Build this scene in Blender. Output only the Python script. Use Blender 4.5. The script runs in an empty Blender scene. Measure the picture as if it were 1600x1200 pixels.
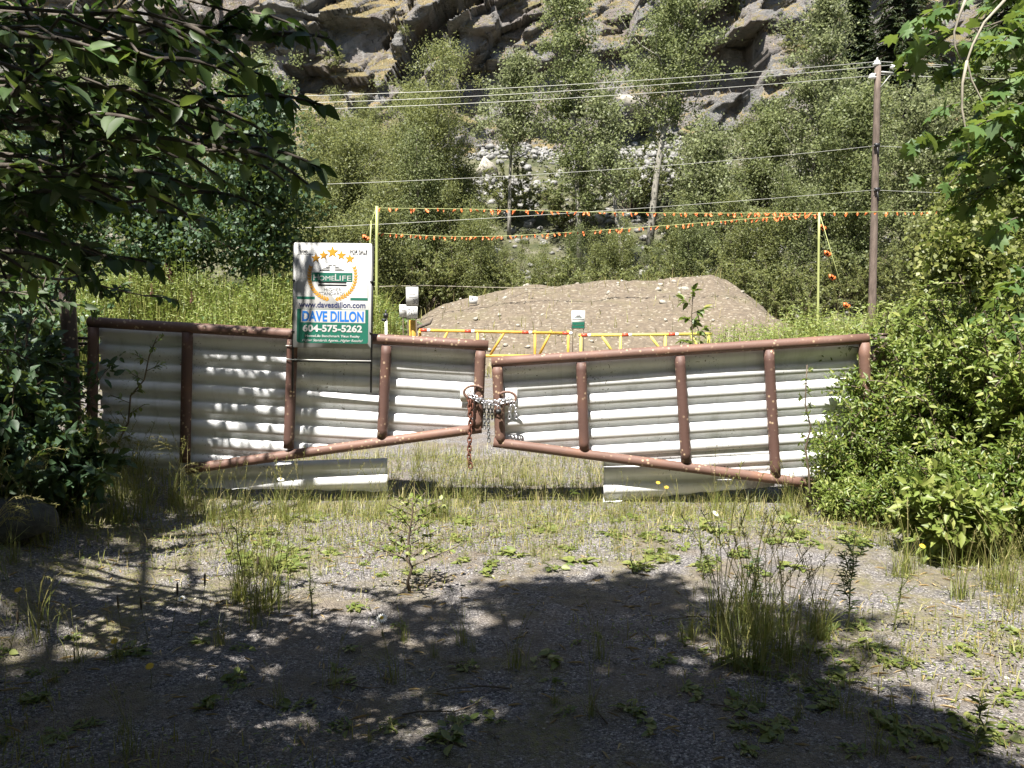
import bpy, bmesh, math, random
import numpy as np
from mathutils import Vector, Matrix

S = bpy.context.scene
COL = S.collection
PI = math.pi
rad = math.radians

# ------------------------------------------------------------------ camera, sky, sun, exposure
F_PX, PITCH, EYE = 1290.0, math.atan(120 / 1290.0), 1.6
cam_d = bpy.data.cameras.new('camera')
cam = bpy.data.objects.new('camera', cam_d)
COL.objects.link(cam)
cam.location = (0, 0, EYE)
cam.rotation_euler = (PI / 2 - PITCH, 0, 0)
cam_d.sensor_fit = 'HORIZONTAL'
cam_d.sensor_width = 36.0
cam_d.lens = 36.0 * F_PX / 1600.0
cam_d.clip_start = 0.05
cam_d.clip_end = 1000
S.camera = cam

SUN = np.array([-0.215, -0.462, 1.0])          # towards the sun, per metre of height
elev = math.atan2(1.0, math.hypot(SUN[0], SUN[1]))
W = bpy.data.worlds.new('World')
S.world = W
W.use_nodes = True
nt = W.node_tree
bgn = nt.nodes['Background']
sky = nt.nodes.new('ShaderNodeTexSky')
sky.sky_type = 'NISHITA'
sky.sun_disc = False
sky.sun_elevation = elev
sky.sun_rotation = math.atan2(SUN[0], SUN[1])
nt.links.new(sky.outputs[0], bgn.inputs[0])
bgn.inputs[1].default_value = 0.05
sl = bpy.data.lights.new('sun', 'SUN')
sl.energy = 5.0
sl.angle = rad(0.53)
sl.color = (1.0, 0.955, 0.88)
so = bpy.data.objects.new('sun', sl)
so.rotation_euler = Vector(SUN).to_track_quat('Z', 'Y').to_euler()
so.location = (-8, -16, 36)
COL.objects.link(so)
S.view_settings.view_transform = 'Standard'
S.view_settings.look = 'None'
S.view_settings.exposure = 1.58
S.view_settings.gamma = 1.0
S.view_settings.use_curve_mapping = False
cy = S.cycles
cy.max_bounces = 6
cy.diffuse_bounces = 3
cy.glossy_bounces = 2
cy.transmission_bounces = 4
cy.transparent_max_bounces = 4
cy.use_denoising = True
cy.sample_clamp_indirect = 4.0

# ------------------------------------------------------------------ pixel helpers (photo pixels, 1600 wide)
def ray(px, py):
    dx = (px - 800) / F_PX
    dy = -(py - 600) / F_PX
    c, s = math.cos(PITCH), math.sin(PITCH)
    return np.array([dx, c + dy * s, -s + dy * c])

def at(px, py, Y):
    r = ray(px, py)
    return np.array([0, 0, EYE]) + r * (Y / r[1])

def ground(px, py, z=0.0):
    r = ray(px, py)
    return np.array([0, 0, EYE]) + r * ((z - EYE) / r[2])

def topx(P):
    P = np.asarray(P, float)
    c, s = math.cos(PITCH), math.sin(PITCH)
    X, Y, Z = P[..., 0], P[..., 1], P[..., 2] - EYE
    d = Y * c - Z * s
    u = Y * s + Z * c
    return 800 + F_PX * X / d, 600 - F_PX * u / d

def sstep(a, b, x):
    t = np.clip((np.asarray(x, float) - a) / (b - a), 0, 1)
    return t * t * (3 - 2 * t)

# ------------------------------------------------------------------ numpy noise
def _hash(ix, iy, seed):
    h = (ix.astype(np.int64) * 374761393 + iy.astype(np.int64) * 668265263 + seed * 974711) & 0x7fffffff
    h = ((h ^ (h >> 13)) * 1274126177) & 0x7fffffff
    return ((h ^ (h >> 16)) & 0xffff) / 65535.0

def vnoise(x, y, seed=0):
    x = np.asarray(x, float); y = np.asarray(y, float)
    ix = np.floor(x); iy = np.floor(y)
    fx = x - ix; fy = y - iy
    ux = fx * fx * (3 - 2 * fx); uy = fy * fy * (3 - 2 * fy)
    a = _hash(ix, iy, seed); b = _hash(ix + 1, iy, seed)
    c = _hash(ix, iy + 1, seed); d = _hash(ix + 1, iy + 1, seed)
    return (a * (1 - ux) + b * ux) * (1 - uy) + (c * (1 - ux) + d * ux) * uy - 0.5

def fbm(x, y, seed=0, o=4, g=0.5):
    t = 0; a = 1.0; f = 1.0
    for k in range(o):
        t = t + a * vnoise(x * f + 17.3 * k, y * f - 9.1 * k, seed + k)
        a *= g; f *= 2.03
    return t

def in_poly(px, py, poly):
    px = np.asarray(px, float); py = np.asarray(py, float)
    r = np.zeros(px.shape, bool)
    n = len(poly)
    for i in range(n):
        x0, y0 = poly[i]; x1, y1 = poly[(i + 1) % n]
        if y0 == y1:
            continue
        c = ((y0 > py) != (y1 > py)) & (px < (x1 - x0) * (py - y0) / (y1 - y0) + x0)
        r ^= c
    return r

# ------------------------------------------------------------------ mesh building
class Geo:
    def __init__(s):
        s.v = []; s.f = []; s.n = 0
    def add(s, verts, faces, mat=0):
        verts = np.asarray(verts, float).reshape(-1, 3)
        if not isinstance(faces, list):
            faces = [np.asarray(faces, int)]
        for f in faces:
            f = np.asarray(f, int)
            if f.size:
                s.f.append((f + s.n, mat))
        s.v.append(verts); s.n += len(verts)
    def merge(s, g):
        for f, m in g.f:
            s.f.append((f + s.n, m))
        s.v += g.v; s.n += g.n
    def mesh(s, name, mats, smooth=False):
        me = bpy.data.meshes.new(name)
        V = np.concatenate(s.v) if s.v else np.zeros((0, 3))
        me.vertices.add(len(V))
        me.vertices.foreach_set('co', V.astype(np.float32).ravel())
        loops, starts, tot, mi = [], [], [], []
        pos = 0
        for f, m in s.f:
            k = f.shape[1]
            loops.append(f.ravel())
            starts.append(pos + np.arange(len(f)) * k)
            tot.append(np.full(len(f), k)); mi.append(np.full(len(f), m))
            pos += f.size
        if loops:
            loops = np.concatenate(loops)
            me.loops.add(len(loops))
            me.loops.foreach_set('vertex_index', loops.astype(np.int32))
            starts = np.concatenate(starts)
            me.polygons.add(len(starts))
            me.polygons.foreach_set('loop_start', starts.astype(np.int32))
            me.polygons.foreach_set('loop_total', np.concatenate(tot).astype(np.int32))
            me.polygons.foreach_set('material_index', np.concatenate(mi).astype(np.int32))
            if smooth:
                me.polygons.foreach_set('use_smooth', np.ones(len(starts), bool))
        for m in (mats if isinstance(mats, (list, tuple)) else [mats]):
            me.materials.append(m)
        me.update(calc_edges=True)
        me.validate()
        return me

def norm(a):
    a = np.asarray(a, float)
    return a / np.maximum(np.linalg.norm(a, axis=-1, keepdims=True), 1e-9)

def tube(g, pts, radii, n=8, mat=0, cap=True):
    pts = np.asarray(pts, float)
    m = len(pts)
    radii = np.full(m, radii, float) if np.isscalar(radii) else np.asarray(radii, float)
    T = norm(np.gradient(pts, axis=0))
    ref = np.array([0, 0, 1.0]) if abs(T[0][2]) < 0.9 else np.array([1.0, 0, 0])
    U = norm(np.cross(T[0], ref))
    V = []
    a = np.arange(n) * 2 * PI / n
    for i in range(m):
        U = U - T[i] * np.dot(U, T[i])
        U = U / max(np.linalg.norm(U), 1e-9)
        B = np.cross(T[i], U)
        V.append(pts[i] + radii[i] * (np.cos(a)[:, None] * U + np.sin(a)[:, None] * B))
    V = np.concatenate(V)
    i = np.arange(m - 1)[:, None] * n
    j = np.arange(n)[None]
    q = np.stack([i + j, i + (j + 1) % n, i + n + (j + 1) % n, i + n + j], -1).reshape(-1, 4)
    fs = [q]
    if cap:
        fs.append(np.arange(n)[::-1][None]); fs.append(((m - 1) * n + np.arange(n))[None])
    g.add(V, fs, mat)

def box(g, c, size, mat=0, R=None):
    x, y, z = np.asarray(size, float) / 2
    v = np.array([[-x, -y, -z], [x, -y, -z], [x, y, -z], [-x, y, -z], [-x, -y, z], [x, -y, z], [x, y, z], [-x, y, z]])
    if R is not None:
        v = v @ np.asarray(R).T
    g.add(v + np.asarray(c, float), [[0, 3, 2, 1], [4, 5, 6, 7], [0, 1, 5, 4], [1, 2, 6, 5], [2, 3, 7, 6], [3, 0, 4, 7]] and
          np.array([[0, 3, 2, 1], [4, 5, 6, 7], [0, 1, 5, 4], [1, 2, 6, 5], [2, 3, 7, 6], [3, 0, 4, 7]]), mat)

# leaf templates: x across, y along, z out of the leaf
TPL = {
    'rhomb': (np.array([[0, 0, 0], [.5, .45, .10], [0, 1, -.06], [-.5, .45, .10]]), [np.array([[0, 1, 2, 3]])]),
    'leaf': (np.array([[0, 0, 0], [.40, .22, .07], [.46, .5, .06], [.25, .8, -.03], [0, 1, -.14], [-.25, .8, -.03], [-.46, .5, .06],
                       [-.40, .22, .07], [0, .5, -.02]]),
             [np.array([[0, 1, 2, 8], [8, 2, 3, 4], [8, 4, 5, 6], [0, 8, 6, 7]])]),
    'lance': (np.array([[0, 0, 0], [.42, .28, .05], [.36, .6, .02], [0, 1, -.12], [-.36, .6, .02], [-.42, .28, .05]]),
              [np.array([[0, 1, 2, 3], [0, 3, 4, 5]])]),
    'maple': (np.array([[0, 0, 0], [.16, .04, .0], [.5, .02, -.06], [.33, .24, .03], [.62, .44, -.10], [.36, .52, .03], [.34, .74, -.04],
                        [.14, .66, .04], [0, 1.02, -.12], [-.14, .66, .04], [-.34, .74, -.04], [-.36, .52, .03], [-.62, .44, -.10],
                        [-.33, .24, .03], [-.5, .02, -.06], [-.16, .04, 0], [0, .36, .0]]),
              [np.array([[16, a, b] for a, b in [(i, i + 1) for i in range(0, 15)] + [(15, 0)]])]),
}

def leaves(g, P, D, N, L, Wd, tpl='rhomb', mat=0):
    P = np.asarray(P, float); k = len(P)
    if k == 0:
        return
    D = norm(D); side = norm(np.cross(D, N)); N2 = np.cross(side, D)
    tv, tf = TPL[tpl]
    L = np.broadcast_to(np.asarray(L, float), (k,))[:, None, None]
    Wd = np.broadcast_to(np.asarray(Wd, float), (k,))[:, None, None]
    V = P[:, None] + tv[None, :, 0:1] * Wd * side[:, None] + tv[None, :, 1:2] * L * D[:, None] + tv[None, :, 2:3] * L * N2[:, None]
    nv = len(tv)
    off = (np.arange(k) * nv)[:, None, None]
    g.add(V.reshape(-1, 3), [(f[None] + off).reshape(-1, f.shape[1]) for f in tf], mat)

def obj(name, me, parent=None):
    o = bpy.data.objects.new(name, me)
    COL.objects.link(o)
    if parent is not None:
        o.parent = parent
    return o

def tag(o, label=None, cat=None, group=None, kind=None):
    if label: o['label'] = label
    if cat: o['category'] = cat
    if group: o['group'] = group
    if kind: o['kind'] = kind
    return o

def thing(name, label, cat, loc=(0, 0, 0), rz=0.0, group=None, scale=None):
    o = bpy.data.objects.new(name, None)
    COL.objects.link(o)
    o.empty_display_size = 0.2
    o.location = tuple(float(c) for c in loc)
    o.rotation_euler = (0, 0, rz)
    if scale is not None:
        o.scale = scale if hasattr(scale, '__len__') else (scale,) * 3
    return tag(o, label, cat, group)

def dup(root, loc, rz=0.0, label=None, group=None, scale=None, tilt=(0, 0)):
    r = root.copy(); COL.objects.link(r)
    r.location = tuple(float(c) for c in loc)
    r.rotation_euler = (tilt[0], tilt[1], rz)
    if scale is not None:
        r.scale = scale if hasattr(scale, '__len__') else (scale,) * 3
    if label: r['label'] = label
    if group: r['group'] = group
    for ch in list(root.children):
        c = ch.copy(); COL.objects.link(c); c.parent = r
        for gch in list(ch.children):
            d = gch.copy(); COL.objects.link(d); d.parent = c
    return r

# ------------------------------------------------------------------ materials
def newmat(name):
    m = bpy.data.materials.new(name); m.use_nodes = True
    t = m.node_tree
    return m, t, t.nodes['Principled BSDF'], t.nodes['Material Output']

def ramp(t, fac, stops):
    r = t.nodes.new('ShaderNodeValToRGB')
    while len(r.color_ramp.elements) < len(stops):
        r.color_ramp.elements.new(0.5)
    for e, (p, c) in zip(r.color_ramp.elements, stops):
        e.position = p; e.color = (*c, 1)
    t.links.new(fac, r.inputs[0])
    return r.outputs[0]

def coords(t, kind='Object'):
    return t.nodes.new('ShaderNodeTexCoord').outputs[kind]

def noise(t, vec, scale, detail=4, rough=0.55, out=0):
    n = t.nodes.new('ShaderNodeTexNoise')
    n.inputs['Scale'].default_value = scale
    n.inputs['Detail'].default_value = detail
    n.inputs['Roughness'].default_value = rough
    t.links.new(vec, n.inputs['Vector'])
    return n.outputs[out]

def voro(t, vec, scale, out='Distance', feature='F1'):
    n = t.nodes.new('ShaderNodeTexVoronoi')
    n.feature = feature
    n.inputs['Scale'].default_value = scale
    t.links.new(vec, n.inputs['Vector'])
    return n.outputs[out]

def mapping(t, vec, scale=(1, 1, 1), rot=(0, 0, 0)):
    n = t.nodes.new('ShaderNodeMapping')
    n.inputs['Scale'].default_value = scale
    n.inputs['Rotation'].default_value = rot
    t.links.new(vec, n.inputs['Vector'])
    return n.outputs[0]

def mix(t, fac, a, b, mode='MIX'):
    n = t.nodes.new('ShaderNodeMix'); n.data_type = 'RGBA'; n.blend_type = mode
    for sock, v in ((n.inputs['Factor'], fac), (n.inputs[6], a), (n.inputs[7], b)):
        if isinstance(v, (int, float)):
            sock.default_value = v
        elif isinstance(v, tuple):
            sock.default_value = (*v, 1)
        else:
            t.links.new(v, sock)
    return n.outputs[2]

def bump(t, bsdf, h, strength=0.5, dist=0.02):
    b = t.nodes.new('ShaderNodeBump')
    b.inputs['Strength'].default_value = strength
    b.inputs['Distance'].default_value = dist
    t.links.new(h, b.inputs['Height'])
    t.links.new(b.outputs[0], bsdf.inputs['Normal'])

def mathn(t, op, a, b=0.0):
    n = t.nodes.new('ShaderNodeMath'); n.operation = op
    for i, v in enumerate((a, b)):
        if isinstance(v, (int, float)):
            n.inputs[i].default_value = v
        else:
            t.links.new(v, n.inputs[i])
    return n.outputs[0]

def leafmat(name, stops, under=None, trans=0.28, rough=0.42, tcol=(0.22, 0.30, 0.05)):
    m, t, b, o = newmat(name)
    geo = t.nodes.new('ShaderNodeNewGeometry')
    c = ramp(t, geo.outputs['Random Per Island'], stops)
    if under:
        c = mix(t, mathn(t, 'MULTIPLY', geo.outputs['Backfacing'], 0.75), c, under)
    t.links.new(c, b.inputs['Base Color'])
    b.inputs['Roughness'].default_value = rough
    tr = t.nodes.new('ShaderNodeBsdfTranslucent')
    tr.inputs['Color'].default_value = (*tcol, 1)
    mx = t.nodes.new('ShaderNodeMixShader')
    mx.inputs[0].default_value = trans
    t.links.new(b.outputs[0], mx.inputs[1]); t.links.new(tr.outputs[0], mx.inputs[2])
    t.links.new(mx.outputs[0], o.inputs[0])
    return m

def plain(name, col, rough=0.5, metal=0.0, var=0.0, scale=8.0, bmp=0.0):
    m, t, b, o = newmat(name)
    b.inputs['Roughness'].default_value = rough
    b.inputs['Metallic'].default_value = metal
    if var or bmp:
        n = noise(t, coords(t), scale, 5)
        lo = tuple(c * (1 - var) for c in col); hi = tuple(min(1, c * (1 + var)) for c in col)
        t.links.new(ramp(t, n, [(0.3, lo), (0.7, hi)]), b.inputs['Base Color'])
        if bmp:
            bump(t, b, n, bmp, 0.01)
    else:
        b.inputs['Base Color'].default_value = (*col, 1)
    return m

def bark(name, a, b_, band=True):
    m, t, b, o = newmat(name)
    v = coords(t)
    n = noise(t, mapping(t, v, (6, 6, 1.2)), 2.0, 6, 0.65)
    c = ramp(t, n, [(0.35, a), (0.62, b_)])
    if band:
        n2 = noise(t, mapping(t, v, (1.5, 1.5, 7)), 1.2, 3)
        c = mix(t, ramp(t, n2, [(0.58, (0, 0, 0)), (0.66, (1, 1, 1))]), c, tuple(x * 0.3 for x in a))
    t.links.new(c, b.inputs['Base Color'])
    b.inputs['Roughness'].default_value = 0.85
    bump(t, b, n, 0.6, 0.02)
    return m

M = {}
M['poplar'] = leafmat('poplar_leaf', [(0.0, (.075, .092, .030)), (.45, (.120, .152, .046)), (.8, (.168, .195, .070)), (1.0, (.20, .215, .10))],
                      under=(.15, .165, .085), trans=.42, rough=.56, tcol=(.30, .34, .14))
M['poplar_pale'] = leafmat('pale_poplar_leaf', [(0.0, (.10, .115, .050)), (.45, (.148, .182, .060)), (.8, (.20, .232, .085)), (1.0, (.25, .27, .12))],
                      under=(.20, .21, .13), trans=.40, rough=.55, tcol=(.32, .35, .18))
M['willow'] = leafmat('willow_leaf', [(0, (.085, .096, .030)), (.5, (.135, .160, .044)), (1, (.205, .225, .08))], under=(.13, .15, .07), trans=.42, rough=.55, tcol=(.32, .34, .12))
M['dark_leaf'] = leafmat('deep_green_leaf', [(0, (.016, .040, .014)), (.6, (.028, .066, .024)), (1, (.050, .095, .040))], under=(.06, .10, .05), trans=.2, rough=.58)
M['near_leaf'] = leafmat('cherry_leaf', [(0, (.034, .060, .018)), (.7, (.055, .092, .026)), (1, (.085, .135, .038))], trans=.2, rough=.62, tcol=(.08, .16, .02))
M['maple'] = leafmat('maple_leaf', [(0, (.055, .105, .030)), (.6, (.085, .150, .045)), (1, (.13, .20, .07))], under=(.11, .16, .08), trans=.35, rough=.42)
M['vine'] = leafmat('vine_leaf', [(0, (.085, .10, .022)), (.5, (.14, .16, .036)), (1, (.22, .22, .06))], under=(.14, .16, .06), trans=.25, rough=.5)
M['shrub'] = leafmat('shrub_leaf', [(0, (.065, .11, .018)), (.5, (.115, .165, .026)), (.85, (.17, .21, .04)), (1, (.26, .25, .06))], under=(.14, .17, .05), trans=.3, rough=.45)
M['shrub_y'] = leafmat('yellow_green_leaf', [(0, (.105, .145, .026)), (.5, (.165, .215, .042)), (1, (.27, .29, .08))], under=(.17, .18, .06), trans=.3, rough=.5)
M['weed'] = leafmat('weed_leaf', [(0, (.08, .12, .025)), (.5, (.15, .18, .04)), (1, (.25, .25, .08))], trans=.25, rough=.5)
M['conifer'] = leafmat('needle', [(0, (.020, .034, .014)), (.6, (.038, .056, .022)), (1, (.062, .082, .034))], trans=.05, rough=.6)
M['grass'] = leafmat('grass_blade', [(0, (.14, .16, .035)), (.4, (.22, .22, .06)), (.75, (.32, .29, .11)), (1, (.42, .35, .18))], trans=.3, rough=.5, tcol=(.28, .27, .08))
M['grass_g'] = leafmat('green_grass_blade', [(0, (.10, .14, .025)), (.6, (.18, .20, .045)), (1, (.28, .26, .09))], trans=.3, rough=.5, tcol=(.26, .28, .06))
M['straw'] = leafmat('dry_straw', [(0, (.26, .19, .09)), (.6, (.38, .28, .13)), (1, (.48, .38, .20))], trans=.25, rough=.7, tcol=(.4, .3, .14))
M['bark_pale'] = bark('poplar_bark', (.13, .12, .10), (.32, .30, .26))
M['bark'] = bark('brown_bark', (.05, .04, .032), (.12, .10, .08), False)
M['twig'] = plain('pale_twig', (.30, .27, .21), .8, var=.3)
M['stem'] = plain('green_stem', (.12, .13, .05), .6, var=.3)
M['stem_brown'] = plain('brown_stem', (.10, .075, .05), .7, var=.3)
M['petal'] = plain('white_petal', (.80, .80, .76), .6)
M['yolk'] = plain('yellow_floret', (.72, .47, .03), .6)
M['pole_wood'] = bark('pole_wood', (.085, .062, .048), (.165, .125, .10), False)
M['wire'] = plain('wire_metal', (.40, .40, .36), .5, .2)
M['white_paint'] = plain('white_paint', (.80, .80, .77), .45)
M['yellow_paint'] = plain('yellow_paint', (.56, .33, .05), .6, var=.25)
M['yellow_pale'] = plain('lemon_paint', (.58, .48, .10), .6, var=.22)
M['red_paint'] = plain('red_tape', (.50, .07, .03), .45)
M['orange'] = plain('orange_ribbon', (.70, .17, .04), .5)
M['lime'] = plain('lime_pole_paint', (.36, .39, .15), .5)
M['sign_white'] = plain('sign_white', (.44, .44, .43), .5)
M['sign_green'] = plain('sign_green', (.010, .115, .075), .45)
M['sign_navy'] = plain('sign_navy', (.02, .028, .10), .45)
M['sign_blue'] = plain('sign_blue', (.010, .135, .47), .45)
M['sign_gold'] = plain('sign_gold', (.52, .25, .02), .45)
M['sign_gold_dark'] = plain('sign_gold_dark', (.20, .09, .012), .45)
M['sign_black'] = plain('sign_black', (.02, .02, .022), .45)
M['sign_grey'] = plain('sign_grey', (.11, .11, .115), .5)
M['black_metal'] = plain('black_metal', (.025, .025, .027), .5, .3)
M['steel'] = plain('chain_steel', (.62, .62, .66), .3, .85, var=.15, scale=40)
M['steel_dull'] = plain('dull_chain_steel', (.22, .23, .24), .4, .8, var=.2, scale=40)
M['plastic'] = plain('white_tie', (.75, .75, .70), .5)

def rust_mat(name, base, hi, sp0=.45):
    m, t, b, o = newmat(name)
    v = coords(t)
    n = noise(t, v, 3.0, 6, .6)
    c = ramp(t, n, [(.3, base), (.55, tuple(x * 1.25 for x in base)), (.75, hi)])
    sp = voro(t, v, 26)
    spn = noise(t, v, 4.0, 3)
    f = mathn(t, 'MULTIPLY', ramp(t, sp, [(.20, (1, 1, 1)), (.30, (0, 0, 0))]), ramp(t, spn, [(.45, (0, 0, 0)), (.60, (1, 1, 1))]))
    c = mix(t, f, c, (.46, .34, .22))
    t.links.new(c, b.inputs['Base Color'])
    b.inputs['Roughness'].default_value = .62
    bump(t, b, noise(t, v, 60, 4), .35, .004)
    return m
M['rust'] = rust_mat('rusty_pipe_paint', (.120, .066, .050), (.20, .10, .062))
M['rust_up'] = rust_mat('pitted_rusty_upright', (.085, .045, .036), (.17, .080, .050))
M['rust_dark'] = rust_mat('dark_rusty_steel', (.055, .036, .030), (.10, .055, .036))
M['rust_chain'] = plain('rust_chain', (.14, .055, .035), .75, .2, var=.4, scale=60)

def panel_mat():
    m, t, b, o = newmat('white_sheet_metal')
    v = coords(t)
    n = noise(t, mapping(t, v, (1.0, 1.0, .35)), 5, 6, .65)
    c = ramp(t, n, [(.28, (.61, .62, .61)), (.46, (.79, .80, .81)), (.7, (.83, .84, .85))])
    st = noise(t, mapping(t, v, (22, 1, .6)), 1.0, 4)
    c = mix(t, ramp(t, st, [(.58, (0, 0, 0)), (.80, (.5, .5, .5))]), c, (.52, .52, .47))
    sp = noise(t, v, 60, 2)
    n2 = noise(t, v, 2.3, 3)
    f = mathn(t, 'MULTIPLY', ramp(t, sp, [(.64, (0, 0, 0)), (.69, (1, 1, 1))]), ramp(t, n2, [(.50, (0, 0, 0)), (.62, (1, 1, 1))]))
    c = mix(t, f, c, (.16, .15, .12))
    r = noise(t, mapping(t, v, (1, 1, 2.5)), 3.1, 4)
    c = mix(t, ramp(t, r, [(.735, (0, 0, 0)), (.76, (1, 1, 1))]), c, (.30, .13, .06))
    t.links.new(c, b.inputs['Base Color'])
    b.inputs['Roughness'].default_value = .38
    bump(t, b, noise(t, v, 7, 3), .06, .02)
    return m
M['panel'] = panel_mat()

def ground_mat():
    m, t, b, o = newmat('gravel_ground')
    v = coords(t)
    n1 = noise(t, v, .55, 5, .6)
    n2 = noise(t, v, 2.6, 5, .62)
    n3 = noise(t, v, 14, 4, .6)
    vc = voro(t, v, 120, 'Color')
    vd = voro(t, v, 120, 'Distance')
    sep = t.nodes.new('ShaderNodeSeparateColor'); t.links.new(vc, sep.inputs[0])
    peb = ramp(t, sep.outputs[0], [(0, (.06, .056, .056)), (.4, (.135, .126, .127)), (.75, (.235, .215, .213)), (.92, (.36, .335, .32)), (1, (.50, .48, .45))])
    dirt = ramp(t, n3, [(.3, (.11, .09, .068)), (.7, (.23, .19, .142))])
    c = mix(t, ramp(t, n2, [(.42, (0, 0, 0)), (.60, (.85, .85, .85))]), peb, dirt)
    moss = ramp(t, n3, [(.3, (.11, .115, .03)), (.7, (.25, .235, .08))])
    c = mix(t, mathn(t, 'MULTIPLY', mathn(t, 'MULTIPLY', ramp(t, n1, [(.46, (0, 0, 0)), (.60, (1, 1, 1))]), ramp(t, n2, [(.40, (0, 0, 0)), (.60, (.8, .8, .8))])), ramp(t, noise(t, v, 38, 4, .7), [(.42, (0, 0, 0)), (.56, (1, 1, 1))])), c, moss)
    # bare dust and pale rock fragments up the slope
    sx = t.nodes.new('ShaderNodeSeparateXYZ'); t.links.new(v, sx.inputs[0])
    slope = ramp(t, mathn(t, 'MULTIPLY', sx.outputs[1], .01), [(.33, (0, 0, 0)), (.37, (1, 1, 1))])
    tal = ramp(t, noise(t, v, .9, 6, .7), [(.35, (.04, .05, .018)), (.52, (.085, .085, .04)), (.70, (.22, .20, .17))])
    c = mix(t, slope, c, tal)
    t.links.new(c, b.inputs['Base Color'])
    b.inputs['Roughness'].default_value = .95
    h = mathn(t, 'ADD', mathn(t, 'MULTIPLY', vd, -.8), mathn(t, 'MULTIPLY', n3, .8))
    bump(t, b, h, .9, .02)
    return m
M['ground'] = ground_mat()

def mound_mat():
    m, t, b, o = newmat('gravel_heap')
    v = coords(t)
    n = noise(t, v, 1.1, 6, .65); n3 = noise(t, v, 7, 5, .65)
    c = ramp(t, n3, [(.3, (.080, .064, .048)), (.5, (.122, .096, .068)), (.72, (.175, .142, .10))])
    c = mix(t, ramp(t, n, [(.52, (0, 0, 0)), (.68, (.45, .45, .45))]), c, (.13, .115, .06))
    vc = voro(t, v, 16, 'Color')
    sep = t.nodes.new('ShaderNodeSeparateColor'); t.links.new(vc, sep.inputs[0])
    c = mix(t, ramp(t, sep.outputs[0], [(.90, (0, 0, 0)), (.95, (.7, .7, .7))]), c, (.27, .24, .19))
    t.links.new(c, b.inputs['Base Color'])
    b.inputs['Roughness'].default_value = .95
    bump(t, b, mathn(t, 'ADD', n3, mathn(t, 'MULTIPLY', voro(t, v, 12), -.5)), .8, .05)
    return m
M['mound'] = mound_mat()

def rock_mat(name, k=1.0):
    m, t, b, o = newmat(name)
    v = coords(t)
    n = noise(t, v, .28, 6, .65); n2 = noise(t, v, 1.5, 8, .72)
    streak = noise(t, mapping(t, v, (1.3, 1.3, .12)), 1.0, 5, .6)
    wv = t.nodes.new('ShaderNodeVectorMath'); wv.operation = 'MULTIPLY_ADD'
    t.links.new(noise(t, v, .5, 5, .6, out='Color'), wv.inputs[0]); wv.inputs[1].default_value = (3.2, 3.2, 3.2); t.links.new(v, wv.inputs[2])
    crack = voro(t, mapping(t, wv.outputs[0], (.22, .22, .55), (0, rad(32), 0)), 1.0, 'Distance', 'DISTANCE_TO_EDGE')
    crack = mathn(t, 'ADD', crack, mathn(t, 'MULTIPLY', ramp(t, noise(t, v, .7, 3), [(.45, (0, 0, 0)), (.6, (1, 1, 1))]), .06))
    c = ramp(t, n2, [(.22, (.05 * k, .05 * k, .05 * k)), (.40, (.115 * k, .112 * k, .109 * k)), (.60, (.165 * k, .158 * k, .150 * k)), (.80, (.28 * k, .27 * k, .255 * k))])
    c = mix(t, ramp(t, n, [(.46, (0, 0, 0)), (.64, (.65, .65, .65))]), c, (.135 * k, .098 * k, .080 * k))
    c = mix(t, ramp(t, streak, [(.58, (0, 0, 0)), (.72, (.55, .55, .55))]), c, (.30 * k, .30 * k, .285 * k))
    c = mix(t, ramp(t, noise(t, v, 4.2, 6, .75), [(.53, (0, 0, 0)), (.66, (.7, .7, .7))]), c, (.055 * k, .058 * k, .050 * k))
    c = mix(t, ramp(t, crack, [(.0, (.9, .9, .9)), (.030, (0, 0, 0))]), c, (.02, .02, .02))
    geo = t.nodes.new('ShaderNodeNewGeometry')
    sx = t.nodes.new('ShaderNodeSeparateXYZ'); t.links.new(geo.outputs['True Normal'], sx.inputs[0])
    gr = mathn(t, 'ADD', sx.outputs[2], mathn(t, 'MULTIPLY', mathn(t, 'SUBTRACT', n2, .5), 1.1))
    c = mix(t, ramp(t, gr, [(.54, (0, 0, 0)), (.70, (1, 1, 1))]), c, mix(t, ramp(t, n, [(.35, (0, 0, 0)), (.65, (1, 1, 1))]), (.36, .27, .13), (.15, .14, .055)))
    t.links.new(c, b.inputs['Base Color'])
    b.inputs['Roughness'].default_value = .8
    bump(t, b, mathn(t, 'ADD', n2, mathn(t, 'MULTIPLY', noise(t, v, 9, 6, .75), .5)), 1.0, .6)
    return m
M['cliff'] = rock_mat('cliff_rock', 1.7)
M['stone'] = plain('pale_stone', (.30, .275, .23), .9, var=.5, scale=5, bmp=.5)
M['stone_grey'] = plain('grey_stone', (.20, .19, .18), .9, var=.45, scale=6, bmp=.6)
M['stone_white'] = plain('white_stone', (.205, .20, .19), .9, var=.5, scale=4, bmp=.5)

# ------------------------------------------------------------------ terrain
def zg(x, y):
    x = np.asarray(x, float); y = np.asarray(y, float)
    z = .03 * fbm(x * .5, y * .5, 3, 3)
    z = z - .075 * sstep(5.9, 6.7, y) * (1 - sstep(7.6, 9.5, y)) * sstep(3.6, 2.6, np.abs(x))
    z = z + 1.1 * sstep(17.5, 23, y) * sstep(-3.0, -6.5, x)
    z = z + .5 * sstep(3.5, 6.5, x) * sstep(7.0, 12, y)
    t = np.maximum(0, y - 33)
    z = z + .50 * np.where(t < 4, t * t / 8, t - 2) + .9 * fbm(x * .25, y * .25, 8, 4) * sstep(33, 40, y)
    z = z + .35 * sstep(-2.2, -4.0, x) * (1 - sstep(8, 12, y)) + .25 * sstep(2.8, 5.0, x) * (1 - sstep(7, 9, y)) * sstep(2, 5, y)
    return z

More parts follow.
